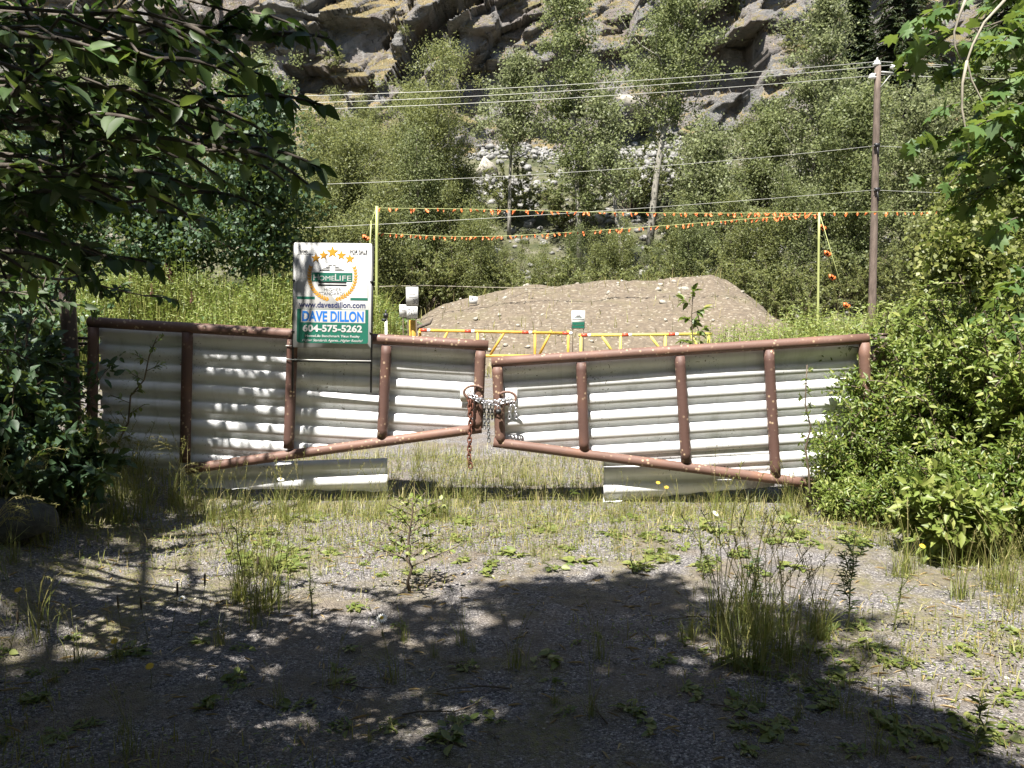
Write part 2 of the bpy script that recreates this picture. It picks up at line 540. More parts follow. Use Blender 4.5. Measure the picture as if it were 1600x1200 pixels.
def grid_mesh(xs, ys, zf):
    X, Y = np.meshgrid(xs, ys)
    Z = zf(X, Y)
    n, m = len(xs), len(ys)
    i = np.arange(m - 1)[:, None] * n; j = np.arange(n - 1)[None]
    q = np.stack([i + j, i + j + 1, i + n + j + 1, i + n + j], -1).reshape(-1, 4)
    return np.stack([X, Y, Z], -1).reshape(-1, 3), q

xs = np.concatenate([np.linspace(-160, -12, 60), np.linspace(-11.9, 12, 260), np.linspace(13, 160, 60)])
ys = np.concatenate([np.linspace(-140, 0, 30), np.linspace(.2, 14, 240), np.linspace(14.3, 78, 170)])
def zfine(x, y):
    near = 1 - sstep(9, 16, y)
    return zg(x, y) + near * (.018 * fbm(x * 3, y * 3, 21, 3) + .010 * fbm(x * 11, y * 11, 22, 2))
g = Geo(); v, q = grid_mesh(xs, ys, zfine); g.add(v, q)
tag(obj('ground', g.mesh('ground', M['ground'], True)), kind='structure')

# cliff: a steep displaced rock wall
def build_cliff():
    rng = np.random.default_rng(5)
    xs = np.concatenate([np.linspace(-120, -48, 60), np.linspace(-47.8, 47.8, 620), np.linspace(48, 120, 60)])
    zs = np.concatenate([np.linspace(8, 35, 230), np.linspace(35.3, 60, 50)])
    X, Z = np.meshgrid(xs, zs)
    Yb = 60 + .44 * (Z - 12) + 2.5 * fbm(X * .03, Z * .05, 31, 2)
    px, py = topx(np.stack([X, Yb, Z], -1))
    px = px + 9 * fbm(X * .6, Z * .6, 41, 4); py = py + 9 * fbm(X * .6 + 50, Z * .6, 42, 4)
    # strata coordinates: beds climb to the right
    a = rad(32)
    U = (X * math.cos(a) + Z * math.sin(a)); V = (-X * math.sin(a) + Z * math.cos(a))
    wx = U + .8 * fbm(X * .3, Z * .3, 51, 3); wy = V + .8 * fbm(X * .3 + 9, Z * .3, 52, 3)
    D = np.zeros_like(X)
    def facets(nseed, su, sv, off, slope, seed):
        r = np.random.default_rng(seed)
        lo = np.array([wx.min(), wy.min()]); hi = np.array([wx.max(), wy.max()])
        pts = r.uniform(lo, hi, (nseed, 2))
        A = np.stack([wx.ravel() / su, wy.ravel() / sv], 1).astype(np.float32)
        B = (pts / np.array([su, sv])).astype(np.float32)
        idx = np.empty(len(A), int)
        for k in range(0, len(A), 8000):
            aa = A[k:k + 8000]
            d = (aa ** 2).sum(1)[:, None] - 2 * aa @ B.T + (B ** 2).sum(1)[None]
            idx[k:k + 8000] = d.argmin(1)
        o = r.normal(0, off, nseed); s1 = r.normal(0, slope, nseed); s2 = r.normal(slope * .55, slope, nseed)
        du = wx.ravel() - pts[idx, 0]; dv = wy.ravel() - pts[idx, 1]
        return (o[idx] + s1[idx] * du + s2[idx] * dv).reshape(X.shape)
    D += np.clip(facets(150, 2.0, 1.0, .9, .16, 60), -2.0, 2.0)
    D += np.clip(facets(800, 2.2, 1.0, .50, .22, 61), -1.3, 1.3)
    D += np.clip(facets(4000, 1.7, 1.0, .22, .24, 62), -.6, .6)
    D += np.clip(facets(15000, 1.5, 1.0, .10, .26, 63), -.3, .3)
    D += .8 * fbm(X * .18, Z * .25, 71, 3, .5) + .12 * fbm(X * 1.4, Z * 1.4, 72, 4, .6)
    # recesses and overhangs read from the photograph (depth pushed into the wall)
    rec = [
        ([(760, -4), (680, 24), (654, 51), (638, 73), (617, 105), (600, 135), (640, 150), (675, 110), (700, 48), (725, 40), (752, 10)], 2.6),
        ([(656, 10), (600, 66), (596, 80), (614, 74), (637, 44)], 1.8),
        ([(855, 15), (782, 35), (766, 56), (766, 70), (720, 100), (735, 104), (775, 78), (822, 42)], 2.0),
        ([(846, -6), (784, 10), (775, 24), (800, 24), (836, 6)], 1.4),
        ([(712, 104), (745, 92), (875, 88), (880, 120), (850, 180), (760, 200), (712, 175)], 2.6),
        ([(1022, 60), (1060, 48), (1120, 52), (1192, 46), (1200, 100), (1185, 138), (1100, 145), (1040, 120)], 3.6),
        ([(452, 108), (490, 104), (515, 112), (512, 140), (470, 150)], 1.9),
        ([(508, 128), (585, 118), (590, 150), (510, 152)], 1.7),
        ([(446, 14), (480, 14), (476, 28), (448, 28)], 1.3),
        ([(484, 33), (545, -4), (556, -4), (500, 36)], 1.3),
        ([(860, 90), (1000, 60), (1000, 130), (900, 180)], 2.2),
        ([(1110, 200), (1200, 190), (1200, 215), (1140, 260), (1100, 255)], 2.0),
        ([(930, 200), (1010, 170), (1030, 250), (960, 300)], 1.4),
        ([(200, 60), (300, 30), (340, 80), (250, 110)], 1.6),
        ([(60, 110), (180, 90), (190, 130), (80, 150)], 1.4),
    ]
    for poly, d in rec:
        k_ = in_poly(px, py, poly)
        D = np.where(k_, D * .35 + d * 1.15, D)
    # the clean pale slab edge and proud blocks
    for poly, d in [([(660, 105), (700, 45), (720, 40), (705, 75), (690, 120), (672, 130)], -1.0), ([(722, 38), (780, 20), (768, 60), (720, 98), (702, 90)], -.9),
                    ([(955, 160), (985, 140), (1015, 145), (1015, 185), (975, 200)], -1.6), ([(430, 30), (520, 50), (520, 90), (440, 95)], -.7),
                    ([(1150, 0), (1280, 0), (1260, 45), (1160, 50)], -1.2)]:
        D += d * in_poly(px, py, poly)
    P = np.stack([X, Yb + D, Z], -1)
    n, m = len(xs), len(zs)
    i = np.arange(m - 1)[:, None] * n; j = np.arange(n - 1)[None]
    q = np.stack([i + j, i + j + 1, i + n + j + 1, i + n + j], -1).reshape(-1, 4)
    g = Geo(); g.add(P.reshape(-1, 3), q)
    tag(obj('cliff', g.mesh('cliff', M['cliff'], False)), kind='structure')
    # ledges for dry grass
    N = np.cross(np.gradient(P, axis=1), np.gradient(P, axis=0)); N = norm(N)
    N = N * np.sign(-N[..., 1:2] + 1e-9)
    return P, N, px, py
CL_P, CL_N, CL_PX, CL_PY = build_cliff()

# ------------------------------------------------------------------ vegetation builders
def rnd_dirs(rng, n):
    return norm(rng.normal(size=(n, 3)))

def foliage_cluster(g, rng, C, R, per, L, wr=.7, flat=.7, tpl='rhomb', mat=0, droop=.3, upb=.6):
    C = np.asarray(C, float); k = len(C)
    R = np.broadcast_to(np.asarray(R, float), (k,))
    idx = np.repeat(np.arange(k), per)
    o = rng.normal(size=(len(idx), 3)) * .5
    o[:, 2] *= flat
    P = C[idx] + o * R[idx][:, None]
    D = rnd_dirs(rng, len(idx)); D[:, 2] -= droop; 
    N = rnd_dirs(rng, len(idx)) + upb * np.array([-.25, -.55, .85])
    LL = L * rng.uniform(.65, 1.3, len(idx))
    leaves(g, P, D, N, LL, LL * wr, tpl, mat)

def broadleaf(seed, H, R, prof, t0=.2, nl=26, per=40, L=.16, tr=.14, lean=(0, 0), crad=.55, nclus=5, wr=.75, bend=.25, elev_lo=25, elev_hi=60, tpl='rhomb', stems=1, wob=.03, droop=.3):
    rng = np.random.default_rng(seed)
    gt, gc = Geo(), Geo()
    for s in range(stems):
        sa = rng.uniform(0, 6.28); spread = 0 if stems == 1 else R * .5 * rng.uniform(.5, 1.1)
        hh = H * (1 if s == 0 else rng.uniform(.7, 1.0))
        ts = np.linspace(0, 1, 9)
        cx = lean[0] * ts ** 1.3 + spread * math.cos(sa) * ts ** .8 + H * wob * np.cumsum(rng.normal(0, .4, 9)) * ts
        cyy = lean[1] * ts ** 1.3 + spread * math.sin(sa) * ts ** .8 + H * wob * np.cumsum(rng.normal(0, .4, 9)) * ts
        tp = np.stack([cx, cyy, ts * hh], 1)
        trr = tr * (1 if stems == 1 else .7)
        tube(gt, tp, trr * (1 - ts) ** .8 + .012, 7)
        n_here = max(4, nl // stems)
        for i in range(n_here):
            t = t0 + (1 - t0) * ((i + rng.uniform(.1, .9)) / n_here) ** .9
            t = min(t, .985)
            b = np.array([np.interp(t, ts, tp[:, k]) for k in range(3)])
            az = i * 2.4 + rng.uniform(-.5, .5) + seed
            ln = R * prof(t) * rng.uniform(.45, 1.35) * (1 if stems == 1 else .62)
            el = rad(elev_lo + (elev_hi - elev_lo) * t + rng.uniform(-10, 10))
            d = np.array([math.cos(az) * math.cos(el), math.sin(az) * math.cos(el), math.sin(el)])
            f = np.linspace(0, 1, 5)
            lp = b + d * ln * f[:, None]
            lp[:, 2] += bend * ln * f ** 2 * rng.uniform(-.6, 1)
            lp[1:, :2] += rng.normal(0, .05 * ln, (4, 2))
            tube(gt, lp, (tr * .35 * (1 - t) + .015) * (1 - f * .8), 4, cap=False)
            nc = max(2, int(round(nclus * (.5 + .7 * prof(t)))))
            fr = rng.uniform(.3, 1.08, nc)
            C = np.stack([np.interp(np.minimum(fr, 1), f, lp[:, k]) for k in range(3)], 1)
            C += rng.normal(0, .16 * ln + .08, (nc, 3))
            foliage_cluster(gc, rng, C, crad * rng.uniform(.6, 1.3, nc), per, L, wr, .75, tpl, 0, droop)
        foliage_cluster(gc, rng, tp[-1:] + [0, 0, -.05], crad * .7, per // 2, L, wr, 1.4, tpl, 0, droop)
    return gt, gc

def put_tree(name, label, cat, loc, gt, gc, mb, ml, group=None, rz=0, scale=None):
    r = thing(name, label, cat, loc, rz, group, scale)
    obj('trunk', gt.mesh('trunk', mb, True), r)
    obj('crown', gc.mesh('crown', ml), r)
    return r

oval = lambda t: math.sqrt(max(0.02, 1 - ((t - .52) / .52) ** 2))
column = lambda t: max(.18, min(1, 1.5 * (1 - t) ** .6)) * (0.75 + .25 * math.sin(t * 17))
wide = lambda t: max(.25, 1 - .75 * t ** 2)

# poplars and cottonwoods behind the mound
def on_ground(px, Y):
    p = at(px, 480, Y); return np.array([p[0], Y, float(zg(p[0], Y)) - .1])

def top_h(py, Y, zb):
    return at(800, py, Y)[2] - zb

POP = []
domed = lambda t: max(.12, math.sqrt(max(0, 1 - ((t - .42) / .6) ** 2)))
def pop(px, Y, toppy, wpx0, label, seed, mode='poplar', lean_px=0, t0=.2, nl=26, per=42, prof=column, group='tall trees against the cliff', tr=.15, **kw):
    wpx = wpx0 * {'poplar': 1.12, 'willow': 1.3}[mode]
    b = on_ground(px, Y); H = top_h(toppy, Y, b[2]); R = wpx / 2 / F_PX * Y
    nl = int(nl * (1.1 if mode == 'poplar' else 1.25)); per = int(per * 2.0)
    L = {'poplar': .13, 'willow': .115}[mode]
    gt, gc = broadleaf(seed, H, R, prof, t0, nl, per, L, tr, (lean_px / F_PX * Y, .4), crad=.55 if mode == 'poplar' else .6, wr=.8 if mode == 'poplar' else .5, **kw)
    return put_tree({'poplar': 'poplar_tree', 'willow': 'willow_tree'}[mode], label, 'tree', b, gt, gc, M['bark_pale'], M['poplar_pale' if mode == 'poplar' and seed % 2 else mode], group)

pop(640, 40, 96, 190, 'broad multi-stemmed yellow-green willow left of centre, its crown meeting the lowest overhang', 101, 'willow', 0, .06, 84, 56, domed, stems=4, tr=.12)
pop(520, 38, 190, 170, 'lower rounded willow behind the for sale sign and above the left weeds', 102, 'willow', 0, .06, 66, 54, domed, stems=4, tr=.1)
pop(735, 41, 270, 90, 'small willow standing just right of the broad willow', 103, 'willow', 0, .08, 44, 50, domed, stems=3, tr=.1)
pop(575, 34, 300, 110, 'low willow clump behind the left flag pole', 104, 'willow', 0, .04, 40, 50, domed, stems=4, tr=.06)
pop(795, 45, 95, 125, 'slender pale poplar below the diagonal cliff crack, left of the tallest poplar', 105, 'poplar', -6, .42, 30, 40, column, tr=.1)
pop(905, 42, -40, 165, 'tall silvery poplar left of centre cliff whose top leaves the frame', 106, 'poplar', -25, .22, 50, 44, column, tr=.17)
pop(975, 40, 150, 110, 'thin dark-stemmed poplar beside the white leaning trunk', 107, 'poplar', -40, .42, 22, 30, column, tr=.13)
pop(1012, 43, -60, 165, 'leaning poplar with a long bare white trunk and high crown', 108, 'poplar', 50, .40, 46, 46, oval, tr=.2)
pop(1105, 41, 225, 105, 'bushy young poplar in front of the cave on the right', 109, 'poplar', 0, .1, 36, 44, oval, tr=.09)
pop(1185, 45, 185, 100, 'mid-height poplar below the dark cave, left of the spreading poplar', 110, 'poplar', 12, .2, 26, 40, oval, tr=.1)
pop(1262, 42, 0, 190, 'spreading poplar left of the utility pole, the fullest on the right', 111, 'poplar', 12, .16, 54, 46, column, tr=.15)
pop(1325, 38, 160, 110, 'leafy poplar immediately left of the utility pole', 112, 'poplar', 0, .14, 34, 44, oval, tr=.1)
pop(1420, 40, 175, 130, 'light green poplar right of the utility pole', 113, 'poplar', 0, .1, 38, 46, oval, tr=.1)
pop(1510, 42, 130, 150, 'pale poplar behind the near maple on the right', 114, 'poplar', 0, .1, 38, 44, oval, tr=.12)
pop(1590, 40, 40, 150, 'tall poplar at the right edge of the photo', 115, 'poplar', 0, .12, 40, 44, column, tr=.14)
pop(395, 42, 130, 130, 'young poplar on the slope left of the willows', 116, 'poplar', 0, .08, 34, 42, oval, tr=.1)
pop(90, 44, 190, 190, 'olive poplar far left seen through the dark branches', 117, 'poplar', 0, .1, 38, 42, oval, tr=.1)
pop(230, 46, 150, 170, 'pale poplar on the left slope seen between the dark branches', 118, 'poplar', 0, .1, 38, 42, oval, tr=.1)
pop(-60, 42, 60, 200, 'poplar beyond the left edge of the photo', 119, 'poplar', 0, .1, 36, 42, oval, tr=.1)
pop(1700, 42, 80, 200, 'poplar beyond the right edge of the photo', 120, 'poplar', 0, .1, 36, 42, oval, tr=.1)

# dark broadleaf trees on the left (mid distance)
domed2 = lambda t: max(.15, 1 - .85 * t ** 1.5)
# smaller trees filling the foot of the slope
fl = [broadleaf(170 + k, 7.0, 2.1, domed2, .05, 40, 70, .115, .07, (0, 0), crad=.6, wr=.6, elev_lo=20, elev_hi=65, nclus=5, stems=3) for k in range(3)]
fl = [(a.mesh('trunk', M['bark'], True), b.mesh('crown', M['willow'] if k else M['poplar'])) for k, (a, b) in enumerate(fl)]
frng = np.random.default_rng(171)
def fill_tree(px, Y, s, k, label, group):
    r = thing('alder_tree', label, 'tree', on_ground(px, Y), frng.uniform(0, 6), group, (s, s, s * frng.uniform(.85, 1.2)))
    obj('trunk', fl[k][0], r); obj('crown', fl[k][1], r)
for n_, px in enumerate([445, 500, 560, 640, 700, 770, 1075, 1140, 1200, 1250, 1330, 1440, 1500]):
    fill_tree(px + frng.uniform(-22, 22), 37 + frng.uniform(-1.5, 2.5), frng.uniform(.62, .9), n_ % 3, 'small bushy alder in the row behind the gravel mound, below the flag lines', 'small alders behind the mound')
for n_, px in enumerate([735, 800, 840, 885, 935, 975, 1020, 1060]):
    fill_tree(px + frng.uniform(-10, 10), 38 + frng.uniform(-1.5, 2), frng.uniform(.42, .62), n_ % 3, 'low alder among the bare poplar trunks behind the mound', 'low alders among the poplar trunks')
for n_, px in enumerate(list(range(440, 720, 70)) + list(range(1200, 1640, 60))):
    fill_tree(px + frng.uniform(-25, 25), 47 + frng.uniform(-2, 5), frng.uniform(.7, 1.05), n_ % 3, 'bushy alder growing on the slope directly under the cliff', 'alders on the slope')

def dark_tree(px, Y, toppy, wpx, label, seed, nl=40, t0=.24, per=60):
    b = on_ground(px, Y); H = top_h(toppy, Y, b[2]); R = wpx / 2 / F_PX * Y
    gt, gc = broadleaf(seed, H, R, wide, t0, nl, per, .15, .14, (0, 0), crad=.6, wr=.75, elev_lo=5, elev_hi=55, tpl='rhomb', nclus=6)
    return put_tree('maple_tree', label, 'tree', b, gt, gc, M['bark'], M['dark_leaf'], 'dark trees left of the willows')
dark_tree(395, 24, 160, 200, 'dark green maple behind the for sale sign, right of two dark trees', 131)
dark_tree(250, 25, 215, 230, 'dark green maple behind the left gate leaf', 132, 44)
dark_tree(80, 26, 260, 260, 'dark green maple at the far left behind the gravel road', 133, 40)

# conifers
def conifer(seed, H, R):
    rng = np.random.default_rng(seed)
    gt, gc = Geo(), Geo()
    ts = np.linspace(0, 1, 6)
    tube(gt, np.stack([0 * ts, 0 * ts, ts * H], 1), .22 * (1 - ts) + .02, 7)
    nb = 260
    for i in range(nb):
        t = .08 + .9 * i / nb
        ln = R * (1 - t) ** .8 * rng.uniform(.7, 1.1) + .15
        az = i * 2.4 + rng.uniform(-.3, .3)
        d = np.array([math.cos(az), math.sin(az), 0])
        f = np.linspace(0, 1, 6)
        lp = np.array([0, 0, t * H]) + d * ln * f[:, None]
        lp[:, 2] += ln * (.12 * f - .42 * f ** 2)
        tube(gt, lp, .03 * (1 - f) + .006, 4, cap=False)
        k = int(30 + 110 * ln / max(R, 1))
        ff = rng.uniform(.12, 1, k)
        P = np.stack([np.interp(ff, f, lp[:, c]) for c in range(3)], 1)
        side = np.cross(d, [0, 0, 1])
        sg = rng.choice([-1, 1], k)[:, None]
        D = side * sg * rng.uniform(.4, 1, (k, 1)) + d * .8 + np.array([0, 0, -.35]) + rng.normal(0, .2, (k, 3))
        N = np.array([0, 0, 1.]) + rng.normal(0, .35, (k, 3))
        LL = rng.uniform(.25, .6, k) * (1.1 - .5 * ff)
        leaves(gc, P, D, N, LL, LL * .32, 'lance')
    return gt, gc
for px, Y, top, w, lab, sd in [(1392, 56, -80, 250, 'dark conifer behind the utility pole top', 141), (1322, 58, -40, 120, 'narrow dark conifer just left of the utility pole top', 142),
                               (1545, 54, -80, 240, 'dark conifer behind the near maple in the upper right', 143)]:
    b = on_ground(px, Y)
    gt, gc = conifer(sd, top_h(top, Y, b[2]), w / 2 / F_PX * Y)
    put_tree('conifer_tree', lab, 'tree', b, gt, gc, M['bark'], M['conifer'], 'dark conifers at the cliff foot')

# understory shrubs along the slope foot
def shrub_geo(seed, H, R, nst=14, per=26, L=.10, wr=.45, tpl='lance', upb=.6, twl=.5):
    rng = np.random.default_rng(seed)
    gs, gf = Geo(), Geo()
    for i in range(nst):
        az = rng.uniform(0, 6.28); out = R * math.sqrt(rng.uniform(.02, 1)); h = H * rng.uniform(.55, 1.0) * (1 - .35 * (out / R) ** 2)
        f = np.linspace(0, 1, 6)
        p = np.stack([math.cos(az) * out * f ** 1.3, math.sin(az) * out * f ** 1.3, h * f ** .85], 1)
        p[1:] += rng.normal(0, .03 * H, (5, 3))
        tube(gs, p, .012 * (1 - f * .75) * (H ** .5), 5, cap=False)
        nt_ = 7
        for j in range(nt_):
            t = .25 + .75 * (j + rng.uniform(0, 1)) / nt_
            b = np.array([np.interp(t, f, p[:, k]) for k in range(3)])
            d = norm(rng.normal(size=3) + [math.cos(az) * .5, math.sin(az) * .5, .35])
            ln = twl * H * .5 * rng.uniform(.4, 1)
            ff = np.linspace(0, 1, 4)
            tw = b + d * ln * ff[:, None]; tw[:, 2] -= .15 * ln * ff ** 2
            tube(gs, tw, .005 * (1 - .6 * ff) * (H ** .5), 3, cap=False)
            k = per
            u = rng.uniform(0.05, 1.05, k)
            P = np.stack([np.interp(u, ff, tw[:, c]) for c in range(3)], 1) + rng.normal(0, .03, (k, 3))
            D = rng.normal(size=(k, 3)) * .8 + d * .7 + [0, 0, -.1]
            N = rng.normal(size=(k, 3)) * .6 + (upb + .4) * np.array([-.2, -.45, .9])
            LL = L * rng.uniform(.6, 1.3, k)
            leaves(gf, P, D, N, LL, LL * wr, tpl)
    return gs, gf

def put_shrub(name, label, loc, gs, gf, ml, group=None, ms=None, rz=0, scale=None, cat='shrub'):
    r = thing(name, label, cat, loc, rz, group, scale)
    obj('stems', gs.mesh('stems', ms or M['stem_brown'], True), r)
    obj('foliage', gf.mesh('foliage', ml), r)
    return r

rng0 = np.random.default_rng(9)
us = []
for k in range(3):
    gs, gf = shrub_geo(200 + k, 3.6, 2.2, 16, 60, .115, .6, 'rhomb')
    us.append((gs.mesh('stems', M['stem_brown']), gf.mesh('foliage', M['willow'])))
def under(px, Y, s, k, label='leafy green shrub in the undergrowth between the gravel mound and the cliff', group='undergrowth shrubs behind the mound'):
    b = on_ground(px, Y)
    r = thing('undergrowth_shrub', label, 'shrub', b, rng0.uniform(0, 6), group, s)
    obj('stems', us[k][0], r); obj('foliage', us[k][1], r)
i = 0
for px in list(range(440, 1480, 48)):
    under(px + rng0.uniform(-15, 15), 35 + rng0.uniform(-1, 2.5), rng0.uniform(.75, 1.15), i % 3); i += 1
for px in list(range(470, 1600, 85)):
    under(px + rng0.uniform(-20, 20), 45 + rng0.uniform(-2, 5), rng0.uniform(.8, 1.3), i % 3, 'leafy green shrub on the rubble slope under the cliff', 'shrubs on the rubble slope'); i += 1

# ------------------------------------------------------------------ mound with stones
MX = np.linspace(-7.5, 12.5, 170); MY = np.linspace(20.3, 33, 110)
def mound_z(x, y):
    cx = [-7.5, -3.9, -2.6, -1.3, 0, 2.1, 4.2, 6.5, 7.2, 8.0, 9.2, 10.4]
    cz = [.0, .7, 1.55, 2.05, 2.28, 2.42, 2.53, 2.66, 2.45, 1.7, .7, .0]
    c = np.interp(x + .25 * fbm(x * .6, y * .6, 80, 3), cx, cz)
    f = sstep(20.6, 27.0, y) * 1.0
    f = np.where(y < 27, np.clip((y - 20.6) / 6.4, 0, 1) ** .75, 1 - sstep(27.5, 33, y))
    z = c * f + f * (.20 * fbm(x * .9, y * .5, 81, 6, .62)) - .06
    return z
v, q = grid_mesh(MX, MY, mound_z)
g = Geo(); g.add(v, q)
tag(obj('gravel_mound', g.mesh('gravel_mound', M['mound'], True)), 'long mound of dusty gravel and soil beyond the yellow barrier', 'mound')

def rock_geo(seed, n=15, sq=(1, .85, .65)):
    rng = np.random.default_rng(seed)
    bm = bmesh.new()
    for p in rnd_dirs(rng, n) * rng.uniform(.8, 1.0, (n, 1)) * np.array(sq):
        bm.verts.new(p)
    r = bmesh.ops.convex_hull(bm, input=bm.verts)
    bmesh.ops.delete(bm, geom=[e for e in r['geom_interior'] if isinstance(e, bmesh.types.BMVert)], context='VERTS')
    bm.verts.ensure_lookup_table(); bm.faces.ensure_lookup_table()
    bmesh.ops.triangulate(bm, faces=bm.faces)
    bm.verts.index_update()
    V = np.array([v.co[:] for v in bm.verts]); Fc = np.array([[v.index for v in f.verts] for f in bm.faces])
    bm.free()
    return V, Fc
ROCKS = [rock_geo(300 + k) for k in range(8)]
rock_mesh = []
for k in range(8):
    g = Geo(); g.add(*ROCKS[k]); rock_mesh.append([g.mesh('stone', M['stone']), None])
    g = Geo(); g.add(*ROCKS[k]); rock_mesh[k][1] = g.mesh('stone', M['stone_grey'])

def on_mound(px, py):
    for Y in np.arange(20.5, 28, .05):
        p = at(px, py, Y)
        if p[2] <= mound_z(p[0], Y):
            return p
    return at(px, py, 27)
stones = [(1068, 452, 12, 'largest pale boulder near the crest of the mound'), (1036, 473, 8, 'pale stone on the mound below the crest boulders'), (1032, 446, 7, 'flat stone at the mound crest left of the largest boulder'),
          (1027, 453, 7, 'stone just below the flat crest stone'), (951, 458, 6, 'pale upright stone on the upper left of the mound'), (965, 446, 5, 'small pale stone near the mound crest above the upright one'),
          (1053, 441, 5, 'small stone high on the mound crest'), (1135, 467, 6, 'pale stone on the right shoulder of the mound'), (1160, 456, 5, 'stone on the steep right end of the mound'),
          (788, 466, 6, 'pale angular stone on the left end of the mound'), (848, 492, 5, 'small pale stone low on the mound front left of the small sign')]
for n, (px, py, s, lab) in enumerate(stones):
    p = on_mound(px, py); k = n % 8
    o = obj('boulder', rock_mesh[k][0]); o.location = p; sc = s / F_PX * p[1]
    o.scale = (sc * 1.15, sc, sc); o.rotation_euler = (.3 * n, .2, n)
    tag(o, lab, 'boulder', 'stones on the mound')
# scattered small stones on the mound (uncountable)
rng = np.random.default_rng(77)
g = Geo()
for k in range(420):
    x = rng.uniform(-5, 9.0); y = rng.uniform(20.8, 28.5)
    V, Fc = ROCKS[k % 8]; s = .012 + .10 * rng.random() ** 7
    a = rng.uniform(0, 6.28); R = np.array([[math.cos(a), -math.sin(a), 0], [math.sin(a), math.cos(a), 0], [0, 0, 1]])
    g.add((V * s) @ R.T + [x, y, mound_z(x, y) + s * .2], Fc)
tag(obj('loose_stones', g.mesh('loose_stones', M['stone'])), 'small loose stones strewn over the gravel mound', 'stones', kind='stuff')

# pale boulders and rubble on the slope
slope_rocks = [(985, 165, 44, 1.5, 'large pale boulder perched below the cliff centre'), (1108, 285, 42, .75, 'rounded pale boulder on the slope right of the white trunk'), (1165, 238, 46, .6, 'pale slab lodged below the dark overhang on the right'),
               (930, 345, 41, .6, 'pale boulder on the slope near the flag lines'), (760, 265, 44, 1.1, 'pale grey boulder above the rubble left of the tall poplar'), (960, 400, 38, .6, 'pale rubble boulder low between the two poplar trunks'), (700, 340, 40, .5, 'grey boulder among the willows')]
for n, (px, py, Y, s, lab) in enumerate(slope_rocks):
    p = at(px, py, Y); k = n % 8
    hit = False
    for Y2 in np.arange(34, 58, .1):
        p = at(px, py, Y2)
        if p[2] <= zg(p[0], Y2) + s * .3:
            hit = True
            break
    if not hit:
        d = (CL_PX - px) ** 2 + (CL_PY - py) ** 2
        p = CL_P[np.unravel_index(d.argmin(), d.shape)] + np.array([0, .2 * s, 0])
    o = obj('boulder', rock_mesh[k][0]); o.location = p
    o.scale = (s * 1.2, s, s); o.rotation_euler = (.4 * n, .3, n)
    tag(o, lab, 'boulder', 'boulders on the slope')
g = Geo(); rng = np.random.default_rng(78)
for k in range(6500):
    if k < 4300:
        x = rng.uniform(-6, 12); y = rng.uniform(50, 61)
        if fbm(np.array(x * .25), np.array(y * .25), 91, 2) < -.12:
            continue
    else:
        x = rng.uniform(-1, 20); y = rng.uniform(36, 58)
    V, Fc = ROCKS[k % 8]; s = .05 + .42 * rng.random() ** 4
    a = rng.uniform(0, 6.28); R = np.array([[math.cos(a), -math.sin(a), 0], [math.sin(a), math.cos(a), 0], [0, 0, 1]])
    g.add((V * s) @ R.T + [x, y, float(zg(x, y)) + s * .2], Fc)
tag(obj('rubble', g.mesh('rubble', M['stone_white'])), 'pale broken rock rubble covering the slope under the cliff', 'rubble', kind='stuff')

# ------------------------------------------------------------------ grass blades
def blades(g, rng, P, H, wid=.006, lean=.5, mat=0, heads=0.0):
    P = np.asarray(P, float); k = len(P)
    H = np.broadcast_to(np.asarray(H, float), (k,))
    az = rng.uniform(0, 6.28, k); le = np.abs(rng.normal(0, lean, k))
    d = np.stack([np.cos(az), np.sin(az), 0 * az], 1)
    sd = np.stack([-np.sin(az + rng.normal(0, .8, k)), np.cos(az), 0 * az], 1); sd = norm(sd)
    w = wid * rng.uniform(.6, 1.4, k)
    V = []
    for f, wf in ((0, 1), (.4, .85), (.75, .55), (1, 0.08)):
        c = P + d * (le * H * f ** 2)[:, None]
        c[:, 2] += H * f * np.sqrt(np.maximum(.15, 1 - (le * f * .75) ** 2))
        V += [c - sd * (w * wf / 2)[:, None], c + sd * (w * wf / 2)[:, None]]
    V = np.stack(V, 1)
    off = (np.arange(k) * 8)[:, None, None]
    q = np.array([[0, 1, 3, 2], [2, 3, 5, 4], [4, 5, 7, 6]])
    g.add(V.reshape(-1, 3), (q[None] + off).reshape(-1, 4), mat)

rng = np.random.default_rng(11)
# left meadow beyond the gate
g = Geo()
n = 16000
x = rng.uniform(-17, -2.6, n); y = rng.uniform(17.5, 30, n)
keep = (x < -3.2 - .9 * fbm(x, y, 5, 2)) | (y > 24)
x, y = x[keep], y[keep]
P = np.stack([x, y, zg(x, y)], 1)
hh = .45 + 1.7 * np.clip(fbm(x * .55, y * .4, 6, 4) + .38, 0, 1)
blades(g, rng, P, hh * rng.uniform(.6, 1.2, len(x)), .03, .28)
k = 62000
idx = rng.integers(0, len(x), k)
Pl = P[idx] + rng.normal(0, .10, (k, 3)); Pl[:, 2] = P[idx, 2] + hh[idx] * rng.uniform(.35, 1.0, k) ** .7
D = rnd_dirs(rng, k); D[:, 2] *= .4; N = rnd_dirs(rng, k) * .5 + [-.1, -.35, .8]
fern = fbm(Pl[:, 0] * .6, Pl[:, 1] * .6, 33, 2) + .25 * sstep(20.5, 18.5, Pl[:, 1]) > .16
leaves(g, Pl[~fern], D[~fern], N[~fern], rng.uniform(.05, .14, (~fern).sum()), .03, 'lance', 1)
leaves(g, Pl[fern], D[fern], N[fern], rng.uniform(.06, .16, fern.sum()), .06, 'leaf', 2)
tag(obj('meadow', g.mesh('meadow', [M['grass_g'], M['shrub_y'], M['maple']])), 'tall yellow-green weeds and grass filling the bank behind the left gate leaf', 'weeds', kind='stuff')
